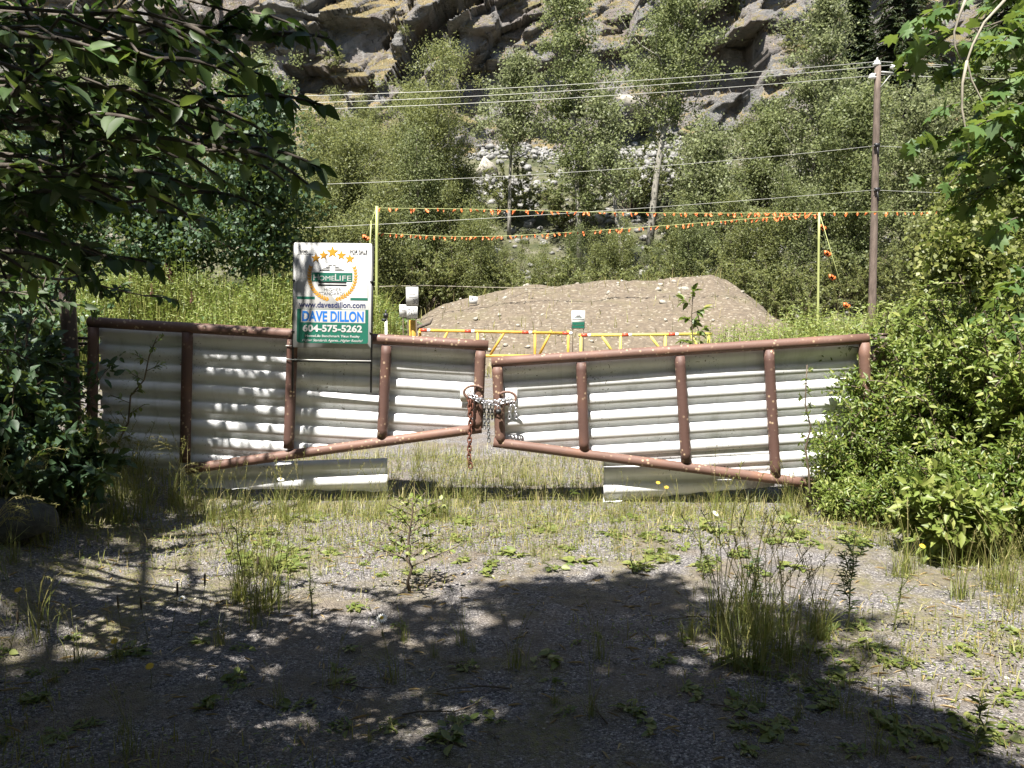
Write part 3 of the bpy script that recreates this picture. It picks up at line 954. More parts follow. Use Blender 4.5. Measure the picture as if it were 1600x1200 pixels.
# fireweed spikes standing over the meadow
M['fireweed'] = plain('fireweed_pink', (.42, .12, .26), .6)
gst = Geo(); tube(gst, [[0, 0, 0], [.01, 0, .8], [0, .01, 1.25]], [.008, .006, .003], 5)
rr = np.random.default_rng(44)
zz_ = rr.uniform(.25, 1.0, 70); aa_ = rr.uniform(0, 6.28, 70)
leaves(gst, np.stack([0 * zz_, 0 * zz_, zz_], 1), np.stack([np.cos(aa_), np.sin(aa_), .3 + 0 * aa_], 1), np.tile([0, -.3, 1.], (70, 1)), .13, .022, 'lance', 1)
gsp = Geo(); zz_ = rr.uniform(.98, 1.3, 46); aa_ = rr.uniform(0, 6.28, 46)
leaves(gsp, np.stack([0 * zz_, 0 * zz_, zz_], 1), np.stack([np.cos(aa_), np.sin(aa_), .2 + 0 * aa_], 1), np.tile([0, -.3, 1.], (46, 1)), .05 * (1.5 - (zz_ - .98) * 3), .03, 'rhomb')
fw = (gst.mesh('stalk', [M['stem'], M['shrub_y']]), gsp.mesh('flower_spike', M['fireweed']))
for px, Y_, s_ in ((205, 22, 1.15), (262, 23, 1.3), (268, 22.6, 1.2), (330, 24, 1.2), (352, 23.5, 1.05), (392, 24, 1.3), (408, 23.4, 1.2), (430, 24.5, 1.25), (442, 24, 1.1), (300, 21, .95), (238, 21.5, 1.0)):
    x_ = at(px, 480, Y_)[0]
    r = thing('fireweed', 'pink-tipped fireweed spike standing in the weeds behind the left gate leaf', 'flower', (x_, Y_, float(zg(x_, Y_))), px * .3, 'fireweed behind the left gate leaf', s_)
    obj('stalk', fw[0], r); obj('flower_spike', fw[1], r)
# right meadow behind right leaf
g = Geo()
n = 12000
x = rng.uniform(2.2, 11, n); y = rng.uniform(7.9, 19, n)
keep = x > 2.4 + .16 * (y - 7.9) + .5 * fbm(x, y, 15, 2)
x, y = x[keep], y[keep]
P = np.stack([x, y, zg(x, y)], 1)
hh = .45 + .95 * np.clip(fbm(x * .5, y * .5, 16, 4) + .4, 0, 1) * (.6 + .4 * sstep(3, 6, x))
blades(g, rng, P, hh * rng.uniform(.5, 1.1, len(x)), .016, .3)
k = 34000
idx = rng.integers(0, len(x), k)
Pl = P[idx] + rng.normal(0, .06, (k, 3)); Pl[:, 2] = P[idx, 2] + hh[idx] * rng.uniform(.3, 1.0, k)
D = rnd_dirs(rng, k); D[:, 2] *= .4; N = rnd_dirs(rng, k) * .5 + [-.1, -.35, .8]
leaves(g, Pl, D, N, rng.uniform(.05, .10, k), .03, 'lance', 1)
tag(obj('meadow', g.mesh('meadow', [M['grass_g'], M['shrub_y']])), 'bright leafy weeds behind the right gate leaf', 'weeds', kind='stuff')
# grass in front of mound foot and behind gates (sparse)
g = Geo()
n = 5000
x = rng.uniform(-4.5, 9, n); y = rng.uniform(18.5, 31, n)
m_ = (mound_z(x, y) < .25) | (rng.random(n) < .12)
x, y = x[m_], y[m_]
blades(g, rng, np.stack([x, y, np.maximum(zg(x, y), mound_z(x, y))], 1), rng.uniform(.12, .4, len(x)), .02, .5)
tag(obj('sparse_grass', g.mesh('sparse_grass', M['grass'])), 'sparse yellowing grass around the foot of the gravel mound', 'grass', kind='stuff')

# dry grass and brush on cliff ledges
sel = np.argwhere((CL_N[..., 2] > .50) & (np.abs(CL_P[..., 0]) < 46))
rng = np.random.default_rng(12)
sel = sel[rng.integers(0, len(sel), 42000)]
P = CL_P[sel[:, 0], sel[:, 1]]
kk = fbm(P[:, 0] * .2, P[:, 2] * .3, 19, 3) > -.12
P = P[kk] + rng.normal(0, .08, (kk.sum(), 3))
g = Geo()
blades(g, rng, P, rng.uniform(.08, .32, len(P)), .04, 1.0)
tag(obj('ledge_grass', g.mesh('ledge_grass', M['straw'])), 'dry straw-coloured grass on the ledges of the rock face', 'grass', kind='stuff')
# small bushes on the cliff
for n, (px, py, s, lab) in enumerate([(525, 108, .5, 'small bright green bush on the rock ledge above the willows'), (482, 30, .35, 'tiny green bush on the top left ledge'), (1240, 90, .7, 'olive bush beside the dark cave'),
                                      (640, 62, .3, 'small mossy bush in the left cliff crack'), (1150, 20, .6, 'dry bush at the top of the cave')]):
    d = (CL_PX - px) ** 2 + (CL_PY - py) ** 2
    p = CL_P[np.unravel_index(d.argmin(), d.shape)]
    r = thing('cliff_bush', lab, 'bush', p - np.array([0, .3, .3]), n, 'bushes on the cliff', s)
    obj('stems', us[n % 3][0], r); obj('foliage', us[n % 3][1], r)

# ------------------------------------------------------------------ gate
GY = 6.9
def gp(px, py, dy=0.0):
    return at(px, py, GY + dy)

def pipe(name, parent, a, b, r=.044, mat='rust', n=20, closed_r=None):
    g = Geo()
    a, b = np.asarray(a), np.asarray(b)
    f = np.linspace(0, 1, 12)[:, None]
    tube(g, a + (b - a) * f, r, n)
    return obj(name, g.mesh(name, M[mat], True), parent)

PERIOD = .150
def profile():
    # (down, out) through one period: shaded valley, upward-facing shoulder, crest, lip
    return [(.0, 0.0), (.046, 0.0), (.058, .034), (.136, .038), (.150, .0)]

def sheet(x0, x1, ztop, zbot, ybase, phase=0.0, tilt=None):
    """corrugated sheet from x0 to x1; ztop/zbot are functions of x; corrugations follow ztop"""
    prof = profile()
    q = []
    total = max(ztop(x0) - zbot(x0), ztop(x1) - zbot(x1), ztop((x0 + x1) / 2) - zbot((x0 + x1) / 2)) + .02
    p = -phase
    while p < total:
        for a, o in prof[:-1]:
            q.append((p + a, o))
        p += PERIOD
    q = [(a, o) for a, o in q if a > -.0]
    q.insert(0, (0.0, 0.0))
    qs = np.array([a for a, _ in q]); os_ = np.array([o for _, o in q])
    # keep the folds crisp: a second row hugging every bend
    xs = np.linspace(x0, x1, 48)
    V = np.zeros((len(xs), len(qs), 3))
    rr = np.random.default_rng(int(abs(x0) * 1000) % 997)
    for i, x in enumerate(xs):
        zt, zb = ztop(x), zbot(x) + .004 * math.sin(x * 31) + rr.uniform(-.002, .002)
        qq = np.minimum(qs, zt - zb)
        oo = np.interp(qq, qs, os_)
        wob = .006 * math.sin(x * 2.3 + 1) 
        V[i, :, 0] = x
        V[i, :, 1] = ybase - oo + wob + .004 * np.sin(qq * 9 + x * 1.7)
        V[i, :, 2] = zt - qq
    n = len(qs); m = len(xs)
    i = np.arange(m - 1)[:, None] * n; j = np.arange(n - 1)[None]
    f = np.stack([i + j, i + j + 1, i + n + j + 1, i + n + j], -1).reshape(-1, 4)
    g = Geo(); g.add(V.reshape(-1, 3), f)
    return g

def lin(pa, pb, dz=0.0):
    pa, pb = np.asarray(pa), np.asarray(pb)
    return lambda x: pa[2] + (pb[2] - pa[2]) * (x - pa[0]) / (pb[0] - pa[0]) + dz

def add_sheet(name, parent, *a, label=None, **k):
    g = sheet(*a, **k)
    o = obj(name, g.mesh(name, M['panel']), parent)
    sm = o.modifiers.new('thickness', 'SOLIDIFY'); sm.thickness = .0025
    if label: o['label'] = label
    return o

# --- left leaf
gl = thing('metal_gate', 'left leaf of the double gate, rusty frame over white corrugated sheet, behind the large sign', 'gate', (at(140, 700, GY)[0], GY, 0), 0, 'leaves of the double gate')
bx, by, bz = gl.location
class Rel:                                    # world points into the leaf's own frame
    def __init__(s, o): s.o = np.array(o.location)
    def __call__(s, p): return np.asarray(p) - s.o
L_ = Rel(gl)
A0, A1 = gp(146, 507), gp(763, 541)
A1 = gp(763, 541)
pipe('top_rail', gl, L_(gp(139, 503)), L_(gp(763, 540)))
pipe('hinge_stile', gl, L_(gp(146, 511)), L_(gp(143, 722)), mat='rust')
for x1_, y1_, x2_, y2_ in ((293, 519, 289, 722), (457, 530, 451, 700), (604, 540, 597, 684)):
    pipe('upright', gl, L_(gp(x1_, y1_)), L_(gp(x2_, y2_)), mat='rust_up')
pipe('end_stile', gl, L_(gp(751, 548)), L_(gp(746, 668)), .045)
pipe('bottom_rail', gl, L_(gp(292, 733)), L_(gp(752, 669)), .042)
tl = lin(L_(gp(139, 503)), L_(gp(763, 540)))
bl = lin(L_(gp(292, 740)), L_(gp(752, 676)))
x0, x1 = L_(gp(150, 600))[0], L_(gp(746, 600))[0]
xb = L_(gp(292, 740))[0]
zl0 = L_(gp(146, 722))[2]
def zb_left(x):
    return (zl0 + (bl(xb) - zl0) * (x - x0) / (xb - x0)) if x < xb else bl(x) + .012
add_sheet('panel', gl, x0, x1, lambda x: tl(x) + .0, zb_left, .092, phase=.02)
xa, xc = L_(gp(302, 740))[0], L_(gp(603, 740))[0]
za, zc = L_(gp(302, 764))[2], L_(gp(603, 772))[2]
add_sheet('lower_panel', gl, xa, xc, lambda x: bl(x) * .35 + (bl(xa) * .65) + .06 - (x - xa) * .02, lambda x: za + (zc - za) * (x - xa) / (xc - xa), .104, phase=.06)
# chain loop and the pale plate behind it
def ring(name, parent, c, rx, rz_, r=.011, a0=0, a1=2 * PI, mat='rust'):
    g = Geo(); a = np.linspace(a0, a1, 28)
    tube(g, np.stack([c[0] + rx * np.cos(a), np.full(28, c[1]), c[2] + rz_ * np.sin(a)], 1), r, 8)
    return obj(name, g.mesh(name, M[mat], True), parent)
ring('chain_loop', gl, L_(gp(741, 613, -.055)), .085, .055, a0=rad(35), a1=rad(325))
g = Geo(); box(g, L_(gp(732, 614, .035)), (.14, .006, .15)); obj('plate', g.mesh('plate', M['white_paint']), gl)
# hinges between post and leaf
g = Geo(); tube(g, [L_(gp(112, 528)), L_(gp(146, 529))], .012, 8); tube(g, [L_(gp(112, 537)), L_(gp(146, 537))], .012, 8)
obj('hinge', g.mesh('hinge', M['rust_dark'], True), gl)

# --- right leaf
gr = thing('metal_gate', 'right leaf of the double gate, speckled rusty frame and white sheet, running into shrubs', 'gate', (at(1352, 700, GY)[0], GY, 0), 0, 'leaves of the double gate')
R_ = Rel(gr)
pipe('top_rail', gr, R_(gp(768, 566)), R_(gp(1356, 529)))
for x1_, y1_, x2_, y2_ in ((908, 566, 913, 703), (1062, 556, 1072, 722), (1201, 546, 1212, 745)):
    pipe('upright', gr, R_(gp(x1_, y1_)), R_(gp(x2_, y2_)), mat='rust_up')
pipe('end_stile', gr, R_(gp(777, 573)), R_(gp(782, 692)), .045)
pipe('hinge_stile', gr, R_(gp(1350, 535)), R_(gp(1356, 770)), .046)
pipe('bottom_rail', gr, R_(gp(771, 691)), R_(gp(1278, 757)), .042)
tr_ = lin(R_(gp(768, 566)), R_(gp(1356, 529)))
br_ = lin(R_(gp(771, 697)), R_(gp(1278, 763)))
x0, x1 = R_(gp(776, 600))[0], R_(gp(1345, 600))[0]
zr0 = R_(gp(1212, 752))[2]
add_sheet('panel', gr, x0, x1, lambda x: tr_(x), lambda x: max(br_(x) + .012, zr0), .092, phase=.02)
xa, xc = R_(gp(945, 740))[0], R_(gp(1215, 740))[0]
za, zc = R_(gp(947, 789))[2], R_(gp(1215, 762))[2]
z_a, z_c = R_(gp(945, 722))[2] + .06, R_(gp(1215, 722))[2] + .12
add_sheet('lower_panel', gr, xa, xc, lambda x: z_a + (z_c - z_a) * (x - xa) / (xc - xa), lambda x: za + (zc - za) * (x - xa) / (xc - xa), .104, phase=.08)
ring('chain_loop', gr, R_(gp(792, 622, -.055)), .075, .052, a0=rad(-145), a1=rad(145))
g = Geo(); box(g, R_(gp(795, 625, .035)), (.14, .006, .2)); obj('plate', g.mesh('plate', M['white_paint']), gr)

# --- posts
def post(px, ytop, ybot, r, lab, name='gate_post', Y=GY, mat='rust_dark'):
    a, b = at(px, ytop, Y), at(px, ybot, Y)
    z0 = float(zg(a[0], Y)) - .1
    g = Geo()
    h = a[2] - z0
    f = np.linspace(0, 1, 8)[:, None]
    tube(g, np.array([0, 0, 0]) + np.array([0, 0, h]) * f, r, 16)
    tube(g, [[0, 0, h - .002], [0, 0, h + .012]], r * 1.06, 16)
    o = obj(name, g.mesh(name, M[mat], True))
    o.location = (a[0], Y, z0)
    return tag(o, lab, 'post')
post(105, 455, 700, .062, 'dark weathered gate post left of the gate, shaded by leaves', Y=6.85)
post(1374, 523, 760, .065, 'rusty gate post swallowed by the shrubs at the right gate hinge', Y=7.02)

# --- chains
def link_geo(g, c, t, n, L, wd, r):
    """one stadium link at c, long axis t, flat in the plane of t and n"""
    a = np.linspace(0, 2 * PI, 17)[:-1]
    hl, hw = L / 2 - wd / 2, wd / 2
    x = hw * np.cos(a); y = hw * np.sin(a) + np.where(np.sin(a) >= 0, hl, -hl)
    pts = c + x[:, None] * n + y[:, None] * t
    m = 6; b = np.arange(m) * 2 * PI / m
    T = norm(np.roll(pts, -1, 0) - np.roll(pts, 1, 0)); B = norm(np.cross(t, n)); O = np.cross(T, B)
    V = (pts[:, None] + r * (np.cos(b)[None, :, None] * O[:, None] + np.sin(b)[None, :, None] * B)).reshape(-1, 3)
    k = len(pts); i = np.arange(k)[:, None]; j = np.arange(m)[None]
    q = np.stack([i * m + j, i * m + (j + 1) % m, ((i + 1) % k) * m + (j + 1) % m, ((i + 1) % k) * m + j], -1).reshape(-1, 4)
    g.add(V, q)

def chain(g, pts, L=.040, wd=.024, r=.0042):
    pts = np.asarray(pts, float)
    seg = np.linalg.norm(np.diff(pts, axis=0), axis=1); s = np.concatenate([[0], np.cumsum(seg)])
    step = L - 2 * r - .004
    d = np.arange(step / 2, s[-1], step)
    rr = np.random.default_rng(3)
    for i, u in enumerate(d):
        c = np.array([np.interp(u, s, pts[:, k]) for k in range(3)])
        c2 = np.array([np.interp(min(u + .01, s[-1]), s, pts[:, k]) for k in range(3)]); c1 = np.array([np.interp(max(u - .01, 0), s, pts[:, k]) for k in range(3)])
        t = norm(c2 - c1)
        ref = np.array([0, 1., 0]) if abs(t[1]) < .9 else np.array([1., 0, 0])
        n = norm(np.cross(t, ref)); b = np.cross(t, n)
        ang = (i % 2) * PI / 2 + rr.uniform(-.25, .25) + .4
        link_geo(g, c, t, math.cos(ang) * n + math.sin(ang) * b, L, wd, r)

g = Geo()
chain(g, [gp(732, 616, -.07), gp(738, 622, -.085), gp(750, 628, -.09), gp(764, 632, -.06), gp(776, 632, -.09), gp(790, 628, -.09), gp(800, 626, -.07)])
chain(g, [gp(736, 612, -.07), gp(746, 622, -.10), gp(762, 628, -.07), gp(780, 626, -.10), gp(797, 622, -.075)])
chain(g, [gp(799, 628, -.08), gp(797, 640, -.08), gp(796, 655, -.08)])
chain(g, [gp(803, 628, -.08), gp(806, 642, -.08), gp(807, 655, -.08)])
tag(obj('silver_chain', g.mesh('silver_chain', M['steel'], True)), 'bright silver chain wrapped between the two gate leaves', 'chain')
g = Geo()
chain(g, [gp(757, 634, -.04), gp(757, 668, -.035)])
chain(g, [gp(764, 634, -.03), gp(763, 660, -.03), gp(764, 692, -.03)])
chain(g, [gp(769, 634, -.02), gp(769, 656, -.02)])
tag(obj('dull_chain', g.mesh('dull_chain', M['steel_dull'], True)), 'dull grey chain ends dangling in the gap between the gate leaves', 'chain')
g = Geo()
chain(g, [gp(737, 618, -.075), gp(736, 640, -.075), gp(734, 680, -.08), gp(733, 715, -.085), gp(735, 728, -.085)], .052, .033, .0062)
chain(g, [gp(733, 620, -.06), gp(734, 645, -.07), gp(737, 668, -.065)], .05, .032, .006)
tag(obj('rusty_chain', g.mesh('rusty_chain', M['rust_chain'], True)), 'rusty red chain hanging from the left gate loop', 'chain')
# padlock joining the chain
pl = thing('padlock', 'dark padlock hanging on the chain in front of the right gate stile', 'padlock', gp(779, 640, -.105), .2)
g = Geo(); box(g, (0, 0, -.018), (.042, .02, .036)); box(g, (0, 0, -.018), (.038, .026, .032)); obj('body', g.mesh('body', M['black_metal']), pl)
g = Geo(); a = np.linspace(0, PI, 12)
tube(g, np.concatenate([[[.013, 0, 0]], np.stack([.013 * np.cos(a), 0 * a, .018 + .013 * np.sin(a)], 1), [[-.013, 0, 0]]]), .0035, 6)
obj('shackle', g.mesh('shackle', M['steel'], True), pl)

# ------------------------------------------------------------------ text helper
def text_geo(s, x, y, w, h, shear=0.0, bold=0.0, align='C', serif=0.0):
    """flat lettering filling a w by h box centred (or left/right) at x, y in the board's own plane"""
    cu = bpy.data.curves.new('text', 'FONT'); cu.body = s; cu.size = 1; cu.offset = bold; cu.shear = shear; cu.resolution_u = 4
    o = bpy.data.objects.new('text', cu); COL.objects.link(o)
    dg = bpy.context.evaluated_depsgraph_get()
    me = bpy.data.meshes.new_from_object(o.evaluated_get(dg))
    bpy.data.objects.remove(o); bpy.data.curves.remove(cu)
    V = np.array([v.co[:] for v in me.vertices]); lo, hi = V.min(0), V.max(0)
    sx = w / (hi[0] - lo[0]); sy = h / (hi[1] - lo[1])
    P = np.zeros_like(V)
    P[:, 0] = (V[:, 0] - (lo[0] + hi[0]) / 2) * sx + x
    P[:, 2] = (V[:, 1] - (lo[1] + hi[1]) / 2) * sy + y
    fs = {}
    for p in me.polygons:
        fs.setdefault(len(p.vertices), []).append(list(p.vertices))
    bpy.data.meshes.remove(me)
    return P, [np.array(f) for f in fs.values()]

def flat(name, parent, P2, faces, mat, y):
    g = Geo(); P = np.asarray(P2, float)
    if P.shape[1] == 2:
        P = np.stack([P[:, 0], 0 * P[:, 0], P[:, 1]], 1)
    P = P.copy(); P[:, 1] = y
    g.add(P, faces)
    return obj(name, g.mesh(name, M[mat]), parent)

def rrect(x0, x1, z0, z1, r, n=6, corners=(1, 1, 1, 1)):
    pts = []
    for (cx, cz, a0, k) in ((x1 - r, z1 - r, 0, corners[0]), (x0 + r, z1 - r, 90, corners[1]), (x0 + r, z0 + r, 180, corners[2]), (x1 - r, z0 + r, 270, corners[3])):
        if k:
            for i in range(n + 1):
                a = rad(a0 + 90 * i / n); pts.append((cx + r * math.cos(a), cz + r * math.sin(a)))
        else:
            s = {0: (1, 1), 90: (-1, 1), 180: (-1, -1), 270: (1, -1)}[a0]
            pts.append((cx + r * s[0], cz + r * s[1]))
    return np.array(pts)

# ------------------------------------------------------------------ for sale sign
SY = 6.825
c0 = at(519.5, 462, SY)
SW, SH = 122 / F_PX * SY, 163 / F_PX * SY
fs = thing('for_sale_sign', 'white and green real estate sign with gold stars standing against the left gate leaf', 'sign', c0)
fs.rotation_euler = (rad(-4), rad(.9), rad(-2))
g = Geo(); pts = rrect(-SW / 2, SW / 2, -SH / 2, SH / 2, .012, 4)
n = len(pts)
V = np.concatenate([np.stack([pts[:, 0], np.full(n, -.004), pts[:, 1]], 1), np.stack([pts[:, 0], np.full(n, .004), pts[:, 1]], 1)])
i = np.arange(n)
g.add(V, [i[None], (n + i)[::-1][None], np.stack([i, (i + 1) % n, n + (i + 1) % n, n + i], 1)[:, ::-1]])
obj('board', g.mesh('board', M['sign_white']), fs)
def bu(x, y):      # enlarged crop pixel to board plane
    return ((x - 530) / 822 * SW, -(y - 607) / 1085 * SH)
def brect(name, x0, y0, x1, y1, mat, y=-.0055, r=None, corners=(1, 1, 1, 1)):
    a, b = bu(x0, y1), bu(x1, y0)
    p = rrect(a[0], b[0], a[1], b[1], r or 1e-4, 5, corners) if r else np.array([(a[0], a[1]), (b[0], a[1]), (b[0], b[1]), (a[0], b[1])])
    return flat(name, fs, p, np.arange(len(p))[None], mat, y)
def btext(s, x0, y0, x1, y1, mat, y=-.008, **k):
    c = bu((x0 + x1) / 2, (y0 + y1) / 2)
    P, F = text_geo(s, c[0], c[1], (x1 - x0) / 822 * SW, (y1 - y0) / 1085 * SH, **k)
    return flat('lettering', fs, P, F, mat, y)
# thin black outline of the emblem panel
g = Geo()
for seg in ([(325, 182), (175, 182), (155, 192), (150, 215), (156, 620)], [(722, 182), (878, 182), (896, 192), (900, 215), (905, 620)]):
    p = np.array([bu(*s_) for s_ in seg])
    for a, b in zip(p[:-1], p[1:]):
        d = norm(b - a); nn = np.array([-d[1], d[0]]) * .0013
        q4 = np.array([a - nn, a + nn, b + nn, b - nn])
        g.add(np.stack([q4[:, 0], np.full(4, -.0055), q4[:, 1]], 1), [[0, 3, 2, 1]] and np.array([[0, 3, 2, 1]]))
obj('outline', g.mesh('outline', M['sign_black']), fs)
brect('green_band', 155, 620, 345, 646, 'sign_green'); brect('green_band', 720, 626, 904, 652, 'sign_green')
btext('FOR SALE', 712, 132, 894, 172, 'sign_black', bold=.015)
btext('600', 180, 140, 262, 168, 'sign_black', bold=.02)
def star(cx, cy_, r):
    c = bu(cx, cy_); pts = []
    for k in range(10):
        a = rad(90 + 36 * k); rr = r if k % 2 == 0 else r * .42
        pts.append((c[0] + rr * math.cos(a) / 822 * SW, c[1] + rr * math.sin(a) / 1085 * SH))
    return np.array(pts + [c])
for cx, cy_, r in ((350, 222, 50), (432, 190, 50), (525, 158, 64), (618, 190, 52), (708, 224, 52)):
    p = star(cx, cy_, r)
    flat('star', fs, p, np.array([[10, k, (k + 1) % 10] for k in range(10)]), 'sign_gold', -.0065)
    sh = p + np.array([.0022, -.0022])
    flat('star_shade', fs, sh, np.array([[10, k, (k + 1) % 10] for k in range(10)]), 'sign_gold_dark', -.0055)
# laurel
C0 = bu(528, 400)
for sgn in (-1, 1):
    g = Geo()
    rx, rz_ = 245 / 822 * SW, 248 / 1085 * SH
    aa = np.linspace(rad(-80), rad(22), 24)
    st = np.array([[C0[0] + sgn * rx * math.cos(a), -.0052, C0[1] + rz_ * math.sin(a)] for a in aa])
    wv = np.array([[sgn * math.cos(a), 0, math.sin(a)] for a in aa]) * .0025
    V = np.concatenate([st - wv, st + wv]); ii = np.arange(23)
    g.add(V, np.stack([ii, ii + 1, ii + 25, ii + 24], 1))
    for k in range(15):
        a = rad(-78 + 98 * k / 14)
        for side in (-1, 1):
            rr = 1 + side * .045
            c = np.array([C0[0] + sgn * rx * rr * math.cos(a), C0[1] + rz_ * rr * math.sin(a)])
            ta = np.array([-sgn * math.sin(a), math.cos(a)]); no = np.array([sgn * math.cos(a), math.sin(a)])
            d = norm(ta + no * side * .55); e = np.array([-d[1], d[0]])
            L, w_ = .036, .013
            q4 = np.array([c - d * L / 2, c + e * w_ / 2, c + d * L / 2, c - e * w_ / 2])
            g.add(np.stack([q4[:, 0], np.full(4, -.0057 - .0004 * (k % 2) - .0002 * (side > 0)), q4[:, 1]], 1), np.array([[0, 3, 2, 1]]))
    obj('laurel_branch', g.mesh('laurel_branch', M['sign_gold']), fs)
# house emblem
g = Geo()
for k in range(4):
    y0 = 292 + k * 17; y1 = y0 + 10
    for sgn in (-1, 1):
        xin = 26 if k else 4
        xo0, xo1 = 18 + (y0 - 285) * 1.78, 18 + (y1 - 285) * 1.78
        q4 = np.array([bu(527 + sgn * xin, y0), bu(527 + sgn * xo0, y0), bu(527 + sgn * xo1, y1), bu(527 + sgn * xin, y1)])
        g.add(np.stack([q4[:, 0], np.full(4, -.0055), q4[:, 1]], 1), np.array([[0, 1, 2, 3]]))
obj('roof_emblem', g.mesh('roof_emblem', M['sign_black']), fs)
brect('name_band', 312, 370, 740, 462, 'sign_green', -.0060)
for s_, x0, y0, x1, y1 in (('H', 330, 388, 385, 452), ('OME', 388, 404, 552, 452), ('L', 556, 384, 602, 452), ('IFE', 606, 400, 728, 452)):
    btext(s_, x0, y0, x1, y1, 'sign_white')
brect('bar', 385, 466, 678, 480, 'sign_black'); brect('bar', 378, 490, 680, 508, 'sign_black')
btext('HIGHER', 440, 528, 625, 562, 'sign_grey', -.0055, bold=.01); btext('STANDARDS', 388, 570, 662, 602, 'sign_grey', -.0055, bold=.01)
btext('www.davesdillon.com', 178, 672, 880, 732, 'sign_navy', -.0055, bold=.022)
brect('green_panel', 160, 748, 912, 1098, 'sign_green', -.0055, .02, (0, 0, 1, 1))
brect('name_panel', 202, 752, 880, 886, 'sign_white', -.0065)
btext('DAVE', 216, 768, 480, 876, 'sign_blue', bold=.03); btext('DILLON', 514, 766, 864, 876, 'sign_blue', bold=.03)
btext('604-575-5262', 222, 908, 850, 984, 'sign_white', bold=.035)
btext('HomeLife Benchmark Titus Realty', 250, 1012, 826, 1044, 'sign_white', bold=.02)
btext('Higher Standards Agents...Higher Results!', 218, 1056, 858, 1090, 'sign_white', shear=.35, bold=.01)
# metal frame with legs and cross bar, ties
g = Geo()
w2 = SW / 2 + .004
for s_ in (-1, 1):
    tube(g, [[s_ * w2, .012, SH / 2 - .02], [s_ * w2, .012, -SH / 2 - .36]], .0085, 6)
tube(g, [[-w2, .012, -SH / 2 - .11], [w2, .012, -SH / 2 - .11]], .0075, 6)
obj('frame', g.mesh('frame', M['black_metal']), fs)
for s_ in (-1, 1):
    for zz in (.12, -.30):
        g = Geo(); box(g, (s_ * (w2 - .004), 0, zz), (.022, .022, .012)); obj('clip', g.mesh('clip', M['black_metal']), fs)
g = Geo()
for py in (541, 562):
    p = at(455, py, GY - .06) - c0
    a = np.linspace(0, 2 * PI, 16)
    tube(g, np.stack([p[0] + .056 * np.cos(a), .10 + .065 * np.sin(a), p[2] + 0 * a], 1), .004, 5, cap=False)
tube(g, [[-w2 - .02, -.002, -SH / 2 - .1], [w2, -.002, -SH / 2 - .1]], .0035, 5)
obj('cable_tie', g.mesh('cable_tie', M['plastic']), fs)

# ------------------------------------------------------------------ yellow barrier, bollard and the small signs
BY = 18.7
def barrier(label, top, posts, braces, bottom, mat, stripes):
    a, b = at(*top[0], BY), at(*top[1], BY)
    o0 = np.array([a[0], BY, 0.0])
    r = thing('barrier_gate', label, 'barrier', o0, 0, 'yellow road barrier')
    rl = lambda p: np.asarray(p) - o0
    zt = a[2]
    def hz(px, z): 
        p = at(px, 500, BY); return rl([p[0], BY, z])
    zb = .50
    g = Geo(); tube(g, [rl(a), rl(b)], .036, 10); obj('top_bar', g.mesh('top_bar', M[mat], True), r)
    for px in posts:
        g = Geo(); tube(g, [hz(px, .08), hz(px, zt)], .031, 10); obj('upright', g.mesh('upright', M[mat], True), r)
    for p1, p2 in braces:
        g = Geo(); tube(g, [hz(p1, zb), hz(p2, zt)], .03, 8); obj('brace', g.mesh('brace', M[mat], True), r)
    g = Geo(); tube(g, [hz(bottom[0], zb), hz(bottom[1], zb)], .035, 10); obj('bottom_bar', g.mesh('bottom_bar', M[mat], True), r)
    for px in stripes:
        f = (at(px, 500, BY)[0] - a[0]) / (b[0] - a[0]); c = a + (b - a) * f; d = (b - a) / np.linalg.norm(b - a)
        g = Geo(); tube(g, [rl(c - d * .075), rl(c + d * .075)], .038, 10); obj('red_stripe', g.mesh('red_stripe', M['red_paint'], True), r)
        g = Geo(); tube(g, [rl(c + d * .077), rl(c + d * .15)], .038, 10); obj('white_stripe', g.mesh('white_stripe', M['white_paint'], True), r)
    return r
barrier('left orange-yellow barrier leaf with red and white reflective stripes beside the yellow bollard', ((655, 516), (892, 521)), (656, 746, 836, 888), ((682, 700), (765, 790), (842, 862)), (657, 889), 'yellow_paint', (662, 731, 821, 884))
barrier('right lemon-yellow barrier leaf with red stripes, ending behind the leafy sapling', ((904, 524), (1112, 522)), (908, 970, 1040, 1108), ((962, 940), (1040, 1016), (1100, 1080)), (905, 1109), 'yellow_pale', (913, 977, 1050))
p = at(645, 500, 18.4)
g = Geo(); tube(g, [[0, 0, -.05], [0, 0, .6], [0, 0, p[2] - .02], [0, 0, p[2]]], [.085, .085, .085, .07], 16)
o = obj('bollard', g.mesh('bollard', M['yellow_paint'], True)); o.location = (p[0], 18.4, 0)
tag(o, 'yellow steel bollard at the left end of the barrier', 'bollard')

